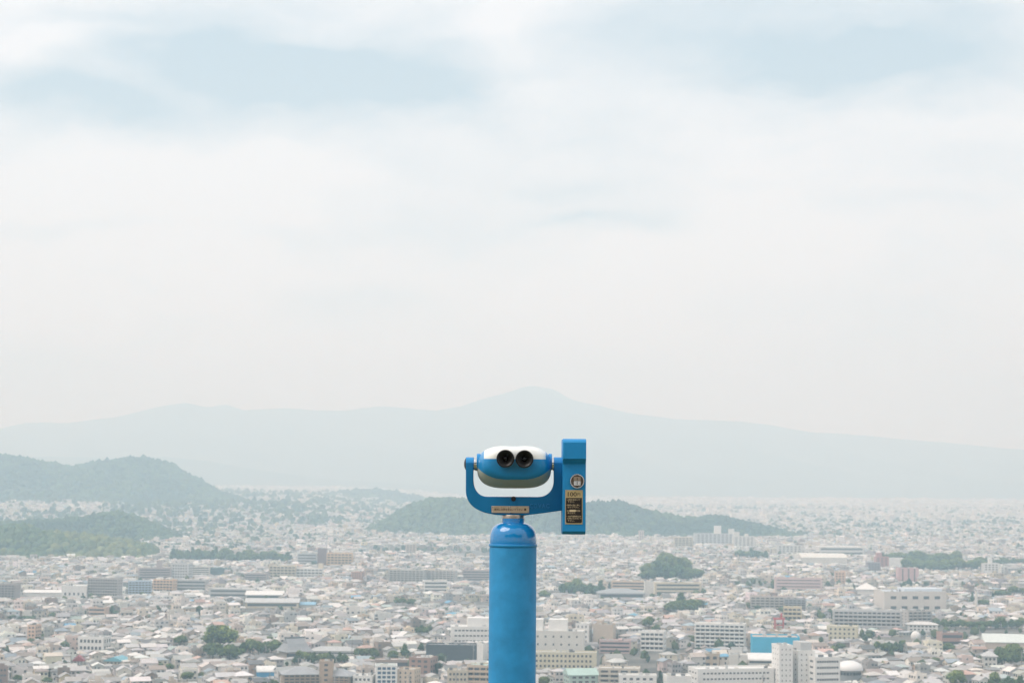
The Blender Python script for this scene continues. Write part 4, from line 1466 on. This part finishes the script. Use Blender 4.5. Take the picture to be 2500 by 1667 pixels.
# the wide wood on the right
grove(2142, 2340, 1376, 1348, 22, 'tree in the back row of the wide wood on the right', 'wide wood, back row', wpx=30)
grove(2204, 2400, 1396, 1364, 22, 'tree in the front row of the wide wood on the right', 'wide wood, front row', ('wide', 'round'), wpx=32)
grove(2400, 2500, 1378, 1362, 10, 'tree in the thin wood running to the right edge', 'thin wood to the right edge', wpx=22)
grove(2302, 2500, 1536, 1509, 16, 'tree in the long row of trees on the right', 'tree row on the right', wpx=28)
grove(2140, 2210, 1596, 1564, 8, 'tree in the garden in front of the white storage tank', 'garden trees by the tank', wpx=22)
tree_px(2053, 1587, 1567, 28, 'wide', 'dark round bush below the cream building')
tree_px(2004, 1572, 1550, 18, 'tall', 'dark tree left of the cream building')
grove(2300, 2330, 1588, 1570, 3, 'tree in the clump below the brown red building', 'clump below the brown red building', wpx=22)
grove(2432, 2500, 1626, 1574, 7, 'tree in the dark clump at the right edge', 'dark clump at the right edge', wpx=38)
tree_px(2336, 1690, 1638, 52, 'round', 'large dark tree at the bottom right')
grove(2410, 2495, 1690, 1646, 6, 'tree in the row at the bottom right corner', 'row at the bottom right corner', wpx=36)
tree_px(2374, 1474, 1446, 14, 'tall', 'dark tree hugging the white chimney on its left')
tree_px(2402, 1480, 1460, 36, 'wide', 'dark spreading tree right of the white chimney')
grove(2432, 2460, 1456, 1436, 3, 'tree in the dark clump right of the chimney', 'clump right of the chimney', wpx=26)
tree_px(2475, 1456, 1432, 28, 'round', 'round dark tree right of the chimney, near the right edge')
tree_px(2496, 1456, 1436, 22, 'round', 'tree cut by the right edge beyond the chimney')
tree_px(2030, 1408, 1396, 14, 'wide', 'dark bush by the peach block')
tree_px(1966, 1548, 1532, 14, 'tall', 'small dark tree left of the long grey flats')


# the trees that overhang the lookout behind the camera (they mirror in the viewer's shoulder)
for k, (tx, ty, th, tw) in enumerate(((-12.5, -12, 9.5, 8.5), (-5.5, -15, 10, 8), (1.5, -13.5, 11, 9), (8.0, -14.5, 9, 8), (14.5, -12, 10, 9))):
    t = tree(tx, ty, th, tw, 'round', '%s from left of the shade trees on the lookout, behind the camera' % CARD[k], 'shade trees on the lookout', 'shade_tree')
    t.location.z = LOOK_Z

# ------------------------------------------------------------------ forests on the hills (nobody could count these crowns)
M_FOREST = pmat('forest_leaves', attr=True, rough=.8, spec=.2)


def forest(hill, spacing, rad, name, label, icos, tones, jit=.35, keep=None, rough=.16):
    xs = np.arange(hill.cx[0], hill.cx[-1], spacing)
    y0 = min(hill.yc(hill.cx[0]), hill.yc(hill.cx[-1])) - hill.wf
    y1 = max(hill.yc(hill.cx[0]), hill.yc(hill.cx[-1])) + hill.wb * .35
    ys = np.arange(y0, y1, spacing)
    X, Y = np.meshgrid(xs, ys)
    X = (X + rng.uniform(-.5, .5, X.shape) * spacing * .9).ravel()
    Y = (Y + rng.uniform(-.5, .5, Y.shape) * spacing * .9).ravel()
    H = hill.h(X, Y)
    g = np.maximum(rise(X, Y), 0)
    m = (H > g + .5) & (Y < hill.yc(X) + hill.wb * .35)
    if keep is not None:
        m &= keep(X, Y)
    X, Y, H = X[m], Y[m], H[m]
    n = len(X)
    r_ = rad * rng.choice([.6, .8, 1.0, 1.25, 1.6], n, p=[.2, .25, .3, .18, .07])
    V0, F0 = icos
    base = V0[None] * np.stack([r_, r_, r_ * rng.uniform(.8, 1.25, n)], 1)[:, None]
    base = base * (1 + rough * rng.normal(size=(n, len(V0), 1)))
    P = base + np.stack([X, Y, H - .5 * r_ + 1.5], 1)[:, None]
    idx = (F0[None] + (np.arange(n) * len(V0))[:, None, None]).reshape(-1, 3)
    mixn = fbm(X, Y, 120, 3, 70)
    t = np.clip((mixn - .38) / .22 + rng.normal(size=n) * .40, 0, 1)[:, None]
    c = (np.array(tones[0]) * (1 - t) + np.array(tones[1]) * t) * rng.uniform(.75, 1.25, (n, 1))
    cols = np.repeat(c, len(F0), 0) * rng.uniform(.85, 1.15, (n * len(F0), 1))
    link(name, mesh_np(name, P.reshape(-1, 3), [idx], [cols], [M_FOREST]), kind='stuff', label=label, category='forest')
    return n


DARK, MID, PALE = (.026, .050, .024), (.070, .108, .036), (.16, .175, .06)
forest(HILL_C, 9.5, 6.2, 'forest', 'dense dark forest covering the low central hill', ICO1, (DARK, MID))
forest(HILL_L, 15, 9.5, 'forest', 'hazy blue-green forest on the long left hill', ICO1, (DARK, MID))
forest(HILL_M, 22, 14, 'forest', 'faint forest on the far small hill', ICO1, (DARK, MID))
forest(HILL_A, 8, 5.6, 'forest', 'mixed dark and yellow-green wood with bamboo on the left hillock', ICO2, (MID, PALE), rough=.10)
forest(HILL_B, 9, 6.0, 'forest', 'broken green wood between hillside houses on the left', ICO1, (DARK, MID))


# utility poles among the nearest roofs
M_POLE = pmat('pole_concrete', (.30, .29, .28), .8)
M_ARM = pmat('pole_steel', (.20, .20, .21), .6)
pole_me = lathe('shaft', [(.22, -1), (.16, 12.5), (0, 12.5)], M_POLE, 10)
arm_me = boxes_mesh('crossarm', [(-1.1, 1.1, -.08, .08, 11.2, 11.38), (-.9, .9, -.07, .07, 10.3, 10.46)], M_ARM)
can_me = lathe('transformer', [(0, 8.6), (.35, 8.6), (.35, 9.6), (0, 9.7)], M_ARM, 12)
for k, (lx_, ly_, ph) in enumerate(LM):
    if k % 2 or ly_ > 1420:
        continue
    px_, py_ = lx_ + (14 if k % 4 else -14), ly_ - 26
    t = thing('utility_pole', 'thin utility pole with crossarms standing near ' + ph, 'pole', (px_, py_, 0), random.uniform(-.4, .8), 'utility poles among the nearest roofs')
    FOOT_R.append((px_, py_, .3, .3, 0))
    link('shaft', pole_me, t)
    link('crossarm', arm_me, t)
    link('transformer', can_me, t, (.5, 0, 0))


# ------------------------------------------------------------------ houses
WALLS = [('white', (.72, .71, .69), 32), ('cream', (.62, .58, .51), 18), ('beige', (.50, .46, .41), 12), ('pale grey', (.54, .54, .54), 17),
         ('grey', (.36, .36, .365), 8), ('brown', (.27, .22, .19), 5), ('tan', (.46, .39, .32), 5), ('pinkish', (.56, .47, .44), 2), ('pale yellow', (.62, .57, .43), 2)]
ROOFS = [('grey', (.30, .305, .31), 32), ('light grey', (.43, .43, .43), 26), ('dark grey', (.15, .155, .16), 10), ('brown', (.27, .235, .215), 11), ('silver', (.58, .58, .58), 13),
         ('terracotta', (.42, .30, .26), 3), ('bluish', (.27, .33, .38), 4), ('greenish', (.32, .38, .365), 2), ('bright blue', (.12, .31, .47), .5), ('beige', (.49, .46, .42), 7)]
WP = np.array([a[2] for a in WALLS], float); WP /= WP.sum()
RP = np.array([a[2] for a in ROOFS], float); RP /= RP.sum()
WARM = np.array([1.04, 1.0, .955]) * 1.08
WC = np.array([a[1] for a in WALLS]) * WARM; RC = np.array([a[1] for a in ROOFS]) * WARM


def free(X, Y, r_):
    ok = np.ones(len(X), bool)
    for (bx, by, hw_, hd_, rz) in FOOT_R:
        dx, dy = X - bx, Y - by
        c, s_ = math.cos(-rz), math.sin(-rz)
        lx, ly = dx * c - dy * s_, dx * s_ + dy * c
        ok &= ~((np.abs(lx) < hw_ + r_) & (np.abs(ly) < hd_ + r_))
    for (tx, ty, tr) in TREE_SPOTS:
        ok &= (X - tx) ** 2 + (Y - ty) ** 2 > (tr * .75 + r_ * .6) ** 2
    return ok


def hides(X, Y, top, hw_):
    """would something of this height and half width hide a landmark or a tree?"""
    P = np.stack([X, Y, top - CAMZ], 1)
    dz = P @ np.array(fw)
    px = CX + F * (P @ np.array(rt)) / dz
    py = CY - F * (P @ np.array(up)) / dz
    hp = hw_ * F / dz
    bad = np.zeros(len(X), bool)
    for (a, b, yb, dist) in RECTS:
        bad |= (px + hp > a + 2) & (px - hp < b - 2) & (py < yb) & (Y < dist)
    return bad


def lattice(y0, y1, cell, dx, dy, street):
    """house plots: districts of differing street angle"""
    XS, YS, AN = [], [], []
    for cy_ in np.arange(y0, y1, cell):
        lim = .285 * (cy_ + cell) + 60
        for cx_ in np.arange(-lim - cell, lim + cell, cell):
            a = .32 * (vnoise(cx_, cy_, 900, 5) - .5) * 2 + R(18) + rng.normal() * .10
            m = cell * .72
            i = np.arange(-m, m, dx)
            j = np.arange(-m, m, dy)
            j = j + street * np.floor(np.arange(len(j)) / 2)
            I, J = np.meshgrid(i, j)
            ox, oy = rng.uniform(0, dx), rng.uniform(0, dy)
            I = I.ravel() + ox + rng.normal(size=I.size) * 1.0
            J = J.ravel() + oy - m * .0 + rng.normal(size=J.size) * .9
            c, s_ = math.cos(a), math.sin(a)
            lx, ly = I * c - J * s_, I * s_ + J * c
            k = (np.abs(lx) < cell / 2) & (np.abs(ly) < cell / 2)
            XS.append(cx_ + lx[k]); YS.append(cy_ + cell / 2 + ly[k]); AN.append(np.full(k.sum(), a))
    X, Y, A = np.concatenate(XS), np.concatenate(YS), np.concatenate(AN)
    k = (np.abs(X) < .275 * Y + 30) & (Y >= y0) & (Y < y1)
    return X[k], Y[k], A[k]


def plots():
    out = []
    for (y0, y1, cell, dx, dy, st, lod) in ((1040, 2300, 120, 10.8, 12.2, 4.5, 0), (2300, 5000, 200, 12.0, 13.0, 5, 1), (5000, 9700, 420, 19, 21, 9, 2)):
        X, Y, A = lattice(y0, y1, cell, dx, dy, st)
        hh = hill_h(X, Y)
        hb = HILL_B.h(X, Y)
        ok = (hh < 1.5) | ((hb > .5) & (hh - hb < 1) & (fbm(X, Y, 90, 2, 33) < .0))
        ok &= free(X, Y, 5.5 if lod < 2 else 6)
        ok &= fbm(X, Y, 160, 2, 12) < .69          # open lots
        out.append((X[ok], Y[ok], A[ok], lod))
    return out


def rot(P, A, X, Y, Z):
    c, s_ = np.cos(A)[:, None], np.sin(A)[:, None]
    x = P[:, :, 0] * c - P[:, :, 1] * s_ + X[:, None]
    y = P[:, :, 0] * s_ + P[:, :, 1] * c + Y[:, None]
    return np.stack([x, y, P[:, :, 2] + Z[:, None]], -1)


def gable_v(w_, l_, h_, rh_, ov=.55, t=.2):
    n = len(w_)
    P = np.zeros((n, 22, 3))
    a, b = w_ / 2, l_ / 2
    sl = rh_ / a
    for i, (sx, sy) in enumerate(((-1, -1), (1, -1), (1, 1), (-1, 1))):
        P[:, i] = np.stack([sx * a, sy * b, np.full(n, -1.5)], 1)
        P[:, 4 + i] = np.stack([sx * a, sy * b, h_], 1)
        e = np.stack([sx * (a + ov), sy * (b + ov), h_ - ov * sl], 1)
        P[:, 10 + i] = e
        P[:, 16 + i] = e + (0, 0, t)
    z0 = np.zeros(n)
    for i, sy in enumerate((-1, 1)):
        P[:, 8 + i] = np.stack([z0, sy * b, h_ + rh_], 1)
        P[:, 14 + i] = np.stack([z0, sy * (b + ov), h_ + rh_], 1)
        P[:, 20 + i] = P[:, 14 + i] + (0, 0, t)
    return P


G_W4 = [(0, 1, 5, 4), (1, 2, 6, 5), (2, 3, 7, 6), (3, 0, 4, 7)]
G_W3 = [(4, 5, 8), (6, 7, 9)]
G_R4 = [(16, 20, 21, 19), (20, 17, 18, 21), (13, 15, 14, 10), (15, 12, 11, 14), (13, 10, 16, 19), (11, 12, 18, 17),
        (10, 14, 20, 16), (14, 11, 17, 20), (12, 15, 21, 18), (15, 13, 19, 21)]


def hip_v(w_, l_, h_, rh_, ov=.6, t=.2):
    n = len(w_)
    P = np.zeros((n, 18, 3))
    a, b = w_ / 2, l_ / 2
    for i, (sx, sy) in enumerate(((-1, -1), (1, -1), (1, 1), (-1, 1))):
        P[:, i] = np.stack([sx * a, sy * b, np.full(n, -1.5)], 1)
        P[:, 4 + i] = np.stack([sx * a, sy * b, h_], 1)
        e = np.stack([sx * (a + ov), sy * (b + ov), h_ - .05], 1)
        P[:, 8 + i] = e
        P[:, 12 + i] = e + (0, 0, t)
    rl = np.maximum(b - a, .25)
    z0 = np.zeros(n)
    P[:, 16] = np.stack([z0, -rl, h_ + rh_], 1)
    P[:, 17] = np.stack([z0, rl, h_ + rh_], 1)
    return P


H_W4 = G_W4
H_R4 = [(11, 10, 9, 8), (8, 9, 13, 12), (9, 10, 14, 13), (10, 11, 15, 14), (11, 8, 12, 15), (13, 14, 17, 16), (15, 12, 16, 17)]
H_R3 = [(12, 13, 16), (14, 15, 17)]


def flat_v(w_, l_, h_, ph):
    n = len(w_)
    P = np.zeros((n, 24, 3))
    a, b = w_ / 2, l_ / 2
    for i, (sx, sy) in enumerate(((-1, -1), (1, -1), (1, 1), (-1, 1))):
        P[:, i] = np.stack([sx * a, sy * b, np.full(n, -1.5)], 1)
        P[:, 4 + i] = np.stack([sx * a, sy * b, h_ + .6], 1)
        P[:, 8 + i] = np.stack([sx * (a - .3), sy * (b - .3), h_ + .6], 1)
        P[:, 12 + i] = np.stack([sx * (a - .3), sy * (b - .3), h_], 1)
        P[:, 16 + i] = np.stack([sx * a * .35 + a * .2, sy * b * .3 + b * .3, h_ - .1], 1)
        P[:, 20 + i] = np.stack([sx * a * .35 + a * .2, sy * b * .3 + b * .3, h_ + ph], 1)
    return P


F_W4 = [(0, 1, 5, 4), (1, 2, 6, 5), (2, 3, 7, 6), (3, 0, 4, 7), (4, 5, 9, 8), (5, 6, 10, 9), (6, 7, 11, 10), (7, 4, 8, 11), (8, 9, 13, 12), (9, 10, 14, 13), (10, 11, 15, 14), (11, 8, 12, 15),
        (16, 17, 21, 20), (17, 18, 22, 21), (18, 19, 23, 22), (19, 16, 20, 23)]
F_R4 = [(12, 13, 14, 15), (20, 21, 22, 23)]

HV, HQ, HT, HCQ, HCT = [], [], [], [], []
HN = 0


def add_group(P, q_w, q_r, t_w, t_r, wc, rc_):
    global HN
    n, nv = P.shape[:2]
    if n == 0:
        return
    off = HN + np.arange(n) * nv
    for lst, col, dst, cd in ((q_w, wc, HQ, HCQ), (q_r, rc_, HQ, HCQ), (t_w, wc, HT, HCT), (t_r, rc_, HT, HCT)):
        if not lst:
            continue
        f = np.array(lst)
        dst.append((f[None] + off[:, None, None]).reshape(-1, f.shape[1]))
        cd.append(np.repeat(col, len(f), 0))
    HV.append(P.reshape(-1, 3))
    HN += n * nv


def add_windows(X, Y, Z, A, w_, l_, h_, per=2):
    """dark panes set 4 cm proud on all four walls"""
    global HN
    n = len(X)
    quads, cols = [], []
    nfl = np.maximum(1, np.round(h_ / 2.9))
    for face in range(4):
        L_ = w_ if face in (0, 2) else l_
        dpt = l_ / 2 if face in (0, 2) else w_ / 2
        for fl in range(5):
            for k in range(per):
                keep = (rng.random(n) < .72) & (fl < nfl)
                if not keep.any():
                    continue
                c = L_ * ((k + .5) / per - .5) + rng.uniform(-.08, .08, n) * L_
                hw_ = np.minimum(L_ * rng.uniform(.28, .62, n) / per / 2, 1.6)
                zc = h_ * (fl + .55) / nfl
                hz = rng.uniform(.45, .75, n)
                d = dpt + .04
                P = np.zeros((n, 4, 3))
                for i, (sx, sz) in enumerate(((-1, -1), (1, -1), (1, 1), (-1, 1))):
                    u = c + sx * hw_
                    if face == 0:
                        P[:, i, 0], P[:, i, 1] = u, -d
                    elif face == 1:
                        P[:, i, 0], P[:, i, 1] = d, u
                    elif face == 2:
                        P[:, i, 0], P[:, i, 1] = -u, d
                    else:
                        P[:, i, 0], P[:, i, 1] = -d, -u
                    P[:, i, 2] = zc + sz * hz
                quads.append(rot(P[keep], A[keep], X[keep], Y[keep], Z[keep]))
    Q = np.concatenate(quads)
    m = len(Q)
    HQ.append(np.arange(4 * m).reshape(m, 4) + HN)
    HCQ.append(np.array([[.05, .06, .07]]) * rng.uniform(.6, 2.6, (m, 1)))
    HV.append(Q.reshape(-1, 3))
    HN += 4 * m


GROUPS = plots()
near = None
NEAR_HOUSES = []
for X, Y, A, lod in GROUPS:
    n = len(X)
    wi = rng.choice(len(WALLS), n, p=WP)
    ri = rng.choice(len(ROOFS), n, p=RP)
    u = rng.random(n)
    typ = np.where(u < .52, 0, np.where(u < .84, 1, 2))
    big = rng.random(n) < (.02 if lod < 2 else .07)
    swap = rng.random(n) < .5
    if lod < 2:
        w_ = rng.uniform(6.2, 8.2, n)
        l_ = w_ * rng.uniform(1.05, 1.35, n)
        h_ = rng.choice([3.3, 5.6, 5.9, 6.2, 6.5, 8.6], n, p=[.07, .25, .25, .2, .16, .07])
    else:
        w_ = rng.uniform(10, 15, n)
        l_ = w_ * rng.uniform(1.05, 1.5, n)
        h_ = rng.uniform(5.5, 9.5, n)
    typ = np.where(big, 2, typ)
    h_ = np.where(big, rng.uniform(8.5, 13 if lod < 2 else 20, n), np.where(typ == 2, h_ + rng.choice([0, 2.8], n), h_))
    l_ = np.where(big, w_ * rng.uniform(1.3, 2.0, n), l_)
    rh_ = w_ / 2 * rng.uniform(.38, .58, n)
    AA = A + np.where(swap, math.pi / 2, 0) + rng.normal(size=n) * .03
    Z = np.where(hill_h(X, Y) > 1.5, np.maximum(hill_h(X, Y) - 3.2, rise(X, Y)), rise(X, Y))
    wc = WC[wi] * rng.uniform(.82, 1.12, (n, 1)) * (1 + rng.normal(size=(n, 3)) * .025)
    rc2 = RC[ri] * rng.uniform(.78, 1.22, (n, 1)) * (1 + rng.normal(size=(n, 3)) * .02)
    if lod == 2:
        wc, rc2 = .5 * wc + .5 * wc.mean(0), .55 * rc2 + .45 * wc.mean(0) * .85
    rc2 = np.where((typ == 2)[:, None], np.array([[.44, .43, .41]]) * rng.uniform(.6, 1.4, (n, 1)), rc2)
    tall = hides(X, Y, Z + h_ + np.where(typ == 2, 1.5, rh_), np.maximum(w_, l_) * .5)
    # a low shed instead of a house where a house would hide something
    h_ = np.where(tall, 2.6, h_)
    big = big & ~tall
    typ = np.where(tall & (typ == 2), 0, typ)
    rh_ = np.where(tall, np.minimum(rh_, 1.2), rh_)
    okh = ~hides(X, Y, Z + h_ + np.where(typ == 2, 1.5, rh_), np.maximum(w_, l_) * .5)
    X, Y, A, AA, Z, w_, l_, h_, rh_, typ, big, wi, ri, wc, rc2 = [q[okh] for q in (X, Y, A, AA, Z, w_, l_, h_, rh_, typ, big, wi, ri, wc, rc2)]
    n = len(X)
    stuff = np.ones(n, bool)
    if lod == 0:
        # the nearest houses in the picture become things of their own
        vis = []
        for i in np.argsort(Y):
            d = Vector((X[i], Y[i], h_[i] - CAMZ))
            dz = d.dot(fw)
            px, py = CX + F * d.dot(rt) / dz, CY - F * d.dot(up) / dz
            if 4 < px < 2496 and py < 1660 and not (1190 < px < 1312):
                vis.append(i)
            if len(vis) >= 300:
                break
        for i in vis:
            NEAR_HOUSES.append(dict(x=X[i], y=Y[i], z=Z[i], a=AA[i], w=w_[i], l=l_[i], h=h_[i], rh=rh_[i], typ=int(typ[i]), wi=int(wi[i]), ri=int(ri[i]), wc=wc[i], rc=rc2[i], big=bool(big[i])))
        stuff[vis] = False
    for k in range(3):
        s_ = stuff & (typ == k)
        if k == 0:
            P = gable_v(w_[s_], l_[s_], h_[s_], rh_[s_])
            add_group(rot(P, AA[s_], X[s_], Y[s_], Z[s_]), G_W4, G_R4 if lod < 2 else G_R4[:2], G_W3, None, wc[s_], rc2[s_])
        elif k == 1:
            P = hip_v(w_[s_], l_[s_], h_[s_], rh_[s_])
            add_group(rot(P, AA[s_], X[s_], Y[s_], Z[s_]), H_W4, H_R4 if lod < 2 else H_R4[5:], None, H_R3, wc[s_], rc2[s_])
        else:
            P = flat_v(w_[s_], l_[s_], h_[s_], rng.uniform(.5, 3.0, s_.sum()))
            add_group(rot(P, AA[s_], X[s_], Y[s_], Z[s_]), F_W4 if lod < 2 else F_W4[:4] + F_W4[12:], F_R4, None, None, wc[s_], rc2[s_])
    if lod == 0:
        # lean-to wings on part of the houses
        s_ = stuff & (rng.random(n) < .45) & (h_ > 4) & (typ < 2)
        aw, al, ah = w_[s_] * .62, l_[s_] * rng.uniform(.4, .7, s_.sum()), rng.uniform(2.6, 3.4, s_.sum())
        sg = rng.choice([-1, 1], s_.sum())
        lx_, ly_ = sg * (w_[s_] / 2 + aw / 2 - .4), rng.uniform(-.15, .15, s_.sum()) * l_[s_]
        ca, sa = np.cos(AA[s_]), np.sin(AA[s_])
        P = hip_v(aw, al, ah, aw * .2, .35)
        add_group(rot(P, AA[s_], X[s_] + lx_ * ca - ly_ * sa, Y[s_] + lx_ * sa + ly_ * ca, Z[s_]), H_W4, H_R4, None, H_R3, wc[s_] * .95, rc2[s_] * rng.uniform(.8, 1.15, (s_.sum(), 1)))
        add_windows(X[stuff], Y[stuff], Z[stuff], AA[stuff], w_[stuff], l_[stuff], h_[stuff], 3)
    elif lod == 1:
        s_ = stuff & (Y < 3200)
        add_windows(X[s_], Y[s_], Z[s_], AA[s_], w_[s_], l_[s_], h_[s_], 2)
M_HOUSES = pmat('house_colours', attr=True, rough=.6, var=.10, vscale=.35, spec=.4)
link('houses', mesh_np('houses', np.concatenate(HV), HQ + HT, HCQ + HCT, [M_HOUSES]), kind='stuff',
     label='dense mass of small houses and blocks filling the city beyond the nearest rows', category='houses')

# the nearest houses, one by one
LMA = [(a, b, c) for a, b, c in LM]
NAMED = {}
ORD = ['', 'second ', 'third ', 'fourth ', 'fifth ', 'sixth ', 'seventh ', 'eighth ', 'ninth ', 'tenth ', 'eleventh ', 'twelfth ', 'thirteenth ', 'fourteenth ']
NEAR_HOUSES.sort(key=lambda q: q['y'])
RSH = ['gabled', 'hipped', 'flat']
for hN, q in enumerate(NEAR_HOUSES):
    X1 = {k: np.array([q[k]]) for k in ('x', 'y', 'z', 'a', 'w', 'l', 'h', 'rh')}
    if q['typ'] == 0:
        P, fw4, fr4, fw3, fr3 = gable_v(X1['w'], X1['l'], X1['h'], X1['rh']), G_W4, G_R4, G_W3, []
    elif q['typ'] == 1:
        P, fw4, fr4, fw3, fr3 = hip_v(X1['w'], X1['l'], X1['h'], X1['rh']), H_W4, H_R4, [], H_R3
    else:
        P, fw4, fr4, fw3, fr3 = flat_v(X1['w'], X1['l'], X1['h'], np.array([1.8])), F_W4, F_R4, [], []
    # neighbour phrase
    best = sorted(LMA, key=lambda m: (m[0] - q['x']) ** 2 + .5 * (m[1] - q['y']) ** 2)[0]
    dx, dy = q['x'] - best[0], q['y'] - best[1]
    rel = ('right of' if dx > 0 else 'left of') if abs(dx) > abs(dy) * .8 else ('in front of' if dy < 0 else 'behind')
    wn = WALLS[q['wi']][0]
    rn = ROOFS[q['ri']][0] if q['typ'] < 2 else ''
    key = (wn, rn, q['typ'], q['big'], rel, best[2])
    k_ = NAMED.get(key, 0)
    NAMED[key] = k_ + 1
    size = 'block' if q['big'] else 'house'
    rf = ('%s %s roof' % (rn, RSH[q['typ']])).strip() if q['typ'] < 2 else 'flat roof'
    od = (ORD[k_] + 'such, ' if k_ else '')
    label = '%s %s with %s, %s%s %s' % (wn, size, rf, od, rel, best[2])
    if len(label.split()) > 16:
        label = label.replace(' with ', ', ').replace(' such,', '')
    t = thing('apartment_block' if q['big'] else 'house', label, 'building' if q['big'] else 'house', (q['x'], q['y'], q['z']), q['a'], 'nearest houses at the foot of the picture')
    V = P[0]

    def sub(qs, ts):
        ids = sorted({i for f in list(qs) + list(ts) for i in f})
        mp = {v: i for i, v in enumerate(ids)}
        return V[ids], [[[mp[i] for i in f] for f in qs], [[mp[i] for i in f] for f in ts]]
    wv_, wf_ = sub(fw4, fw3)
    rv_, rf_ = sub(fr4, fr3)
    nw_, nr_ = sum(len(f) for f in wf_), sum(len(f) for f in rf_)
    link('wall', mesh_np('wall', wv_, wf_, [np.tile(q['wc'], (nw_, 1))], [M_HOUSES]), t)
    link('roof', mesh_np('roof', rv_, rf_, [np.tile(q['rc'], (nr_, 1))], [M_HOUSES]), t)
    w2, l2, hh = q['w'] / 2, q['l'] / 2, q['h']
    if q['typ'] < 2 and hh > 4 and random.random() < .45:
        PA = hip_v(np.array([q['w'] * .62]), np.array([q['l'] * .55]), np.array([3.0]), np.array([q['w'] * .13]), .35)[0]
        ax_ = random.choice((-1, 1)) * (w2 + q['w'] * .31 - .4)
        link('annex', mesh_np('annex', PA, [H_W4 + H_R4, H_R3], [np.tile(q['wc'] * .95, (4, 1)), np.tile(q['rc'], (len(H_R4) + len(H_R3), 1))], [M_HOUSES]), t, (ax_, 0, 0))
    floors = max(1, int(round(hh / 2.9)))
    # windows on the two or three walls that face the camera's side
    for face in range(4):
        nx_, ny_ = ((0, -1), (1, 0), (0, 1), (-1, 0))[face]
        wy = nx_ * math.sin(q['a']) + ny_ * math.cos(q['a'])
        if wy > .3:
            continue
        L_ = w2 if face in (0, 2) else l2
        dd = l2 if face in (0, 2) else w2
        for fl in range(floors):
            for k in range(3):
                if random.random() < .35:
                    continue
                c = L_ * (-.62 + .62 * k) + random.uniform(-.06, .06) * L_
                hw_ = L_ * random.uniform(.11, .22)
                za = (fl + .36) * hh / floors
                zb = za + random.uniform(.9, 1.5)
                if face in (0, 2):
                    yy = -dd if face == 0 else dd
                    put_box('window', t, M_GLASS, c - hw_, c + hw_, yy - .06, yy + .06, za, zb)
                else:
                    xx = dd if face == 1 else -dd
                    put_box('window', t, M_GLASS, xx - .06, xx + .06, c - hw_, c + hw_, za, zb)

# ------------------------------------------------------------------ garden trees scattered between the houses
n = 26000
Yg = np.sqrt(rng.uniform(1080 ** 2, 7500 ** 2, n))
Xg = rng.uniform(-1, 1, n) * (.27 * Yg + 20)
dens = fbm(Xg, Yg, 300, 3, 21)
sub = sstep(Yg, 2900, 3600) * sstep(-Xg, 100, 500)
q_ = Xg / Yg
wd = sstep(Yg, 2700, 2850) * (1 - sstep(Yg, 3800, 4300)) * sstep(q_, -.27, -.22) * (1 - sstep(q_, -.13, -.09))
sub = np.maximum(sub * (1 - .8 * sstep(Yg, 4500, 5400)), 1.35 * wd)
m = (dens > .56 - .13 * sub) | (rng.random(n) < .18)
m &= (hill_h(Xg, Yg) < 2)
Xg, Yg = Xg[m], Yg[m]
k = free(Xg, Yg, 1.0) & ~hides(Xg, Yg, rise(Xg, Yg) + 4.5, np.full(len(Xg), 2.0))
Xg, Yg = Xg[k], Yg[k]
n = len(Xg)
V0, F0 = ICO1
r_ = rng.uniform(1.4, 3.6, n) * (1 + .9 * sstep(Yg, 2500, 6000)) * (1 + .35 * sstep(Yg, 2750, 3200) * sstep(-Xg, 100, 500))
P = V0[None] * np.stack([r_, r_, r_ * rng.uniform(.9, 1.5, n)], 1)[:, None] * (1 + .18 * rng.normal(size=(n, len(V0), 1)))
P = P + np.stack([Xg, Yg, rise(Xg, Yg) + r_ * rng.uniform(.9, 1.6, n)], 1)[:, None]
idx = (F0[None] + (np.arange(n) * len(V0))[:, None, None]).reshape(-1, 3)
t = rng.random((n, 1))
c = (np.array(DARK) * (1 - t) + np.array((.10, .125, .05)) * t)
link('garden_trees', mesh_np('garden_trees', P.reshape(-1, 3), [idx], [np.repeat(c, len(F0), 0) * rng.uniform(.7, 1.3, (n * len(F0), 1))], [M_FOREST]), kind='stuff',
     label='small dark garden trees scattered between the houses', category='trees')

# ------------------------------------------------------------------ haze
HZ = 960.0
hm = bpy.data.materials.new('haze')
hm.use_nodes = True
ht_ = hm.node_tree
ht_.nodes.clear()
pv = N(ht_, 'ShaderNodeVolumePrincipled')
pv.inputs['Color'].default_value = (.60, .845, 1.0, 1)
pv.inputs['Absorption Color'].default_value = (1, 1, 1, 1)      # nothing absorbed: it only scatters, blue a little more than red
pv.inputs['Density'].default_value = HAZE_DENSITY
pv.inputs['Anisotropy'].default_value = 0.2
oo = N(ht_, 'ShaderNodeOutputMaterial')
ht_.links.new(pv.outputs[0], oo.inputs['Volume'])
hz = link('haze', mesh_np('haze', boxv(-20000, 20000, -20000, 20000, -20, HZ), [BOXF], mats=[hm]), kind='stuff', label='thin pale summer haze over the city and mountains', category='haze')
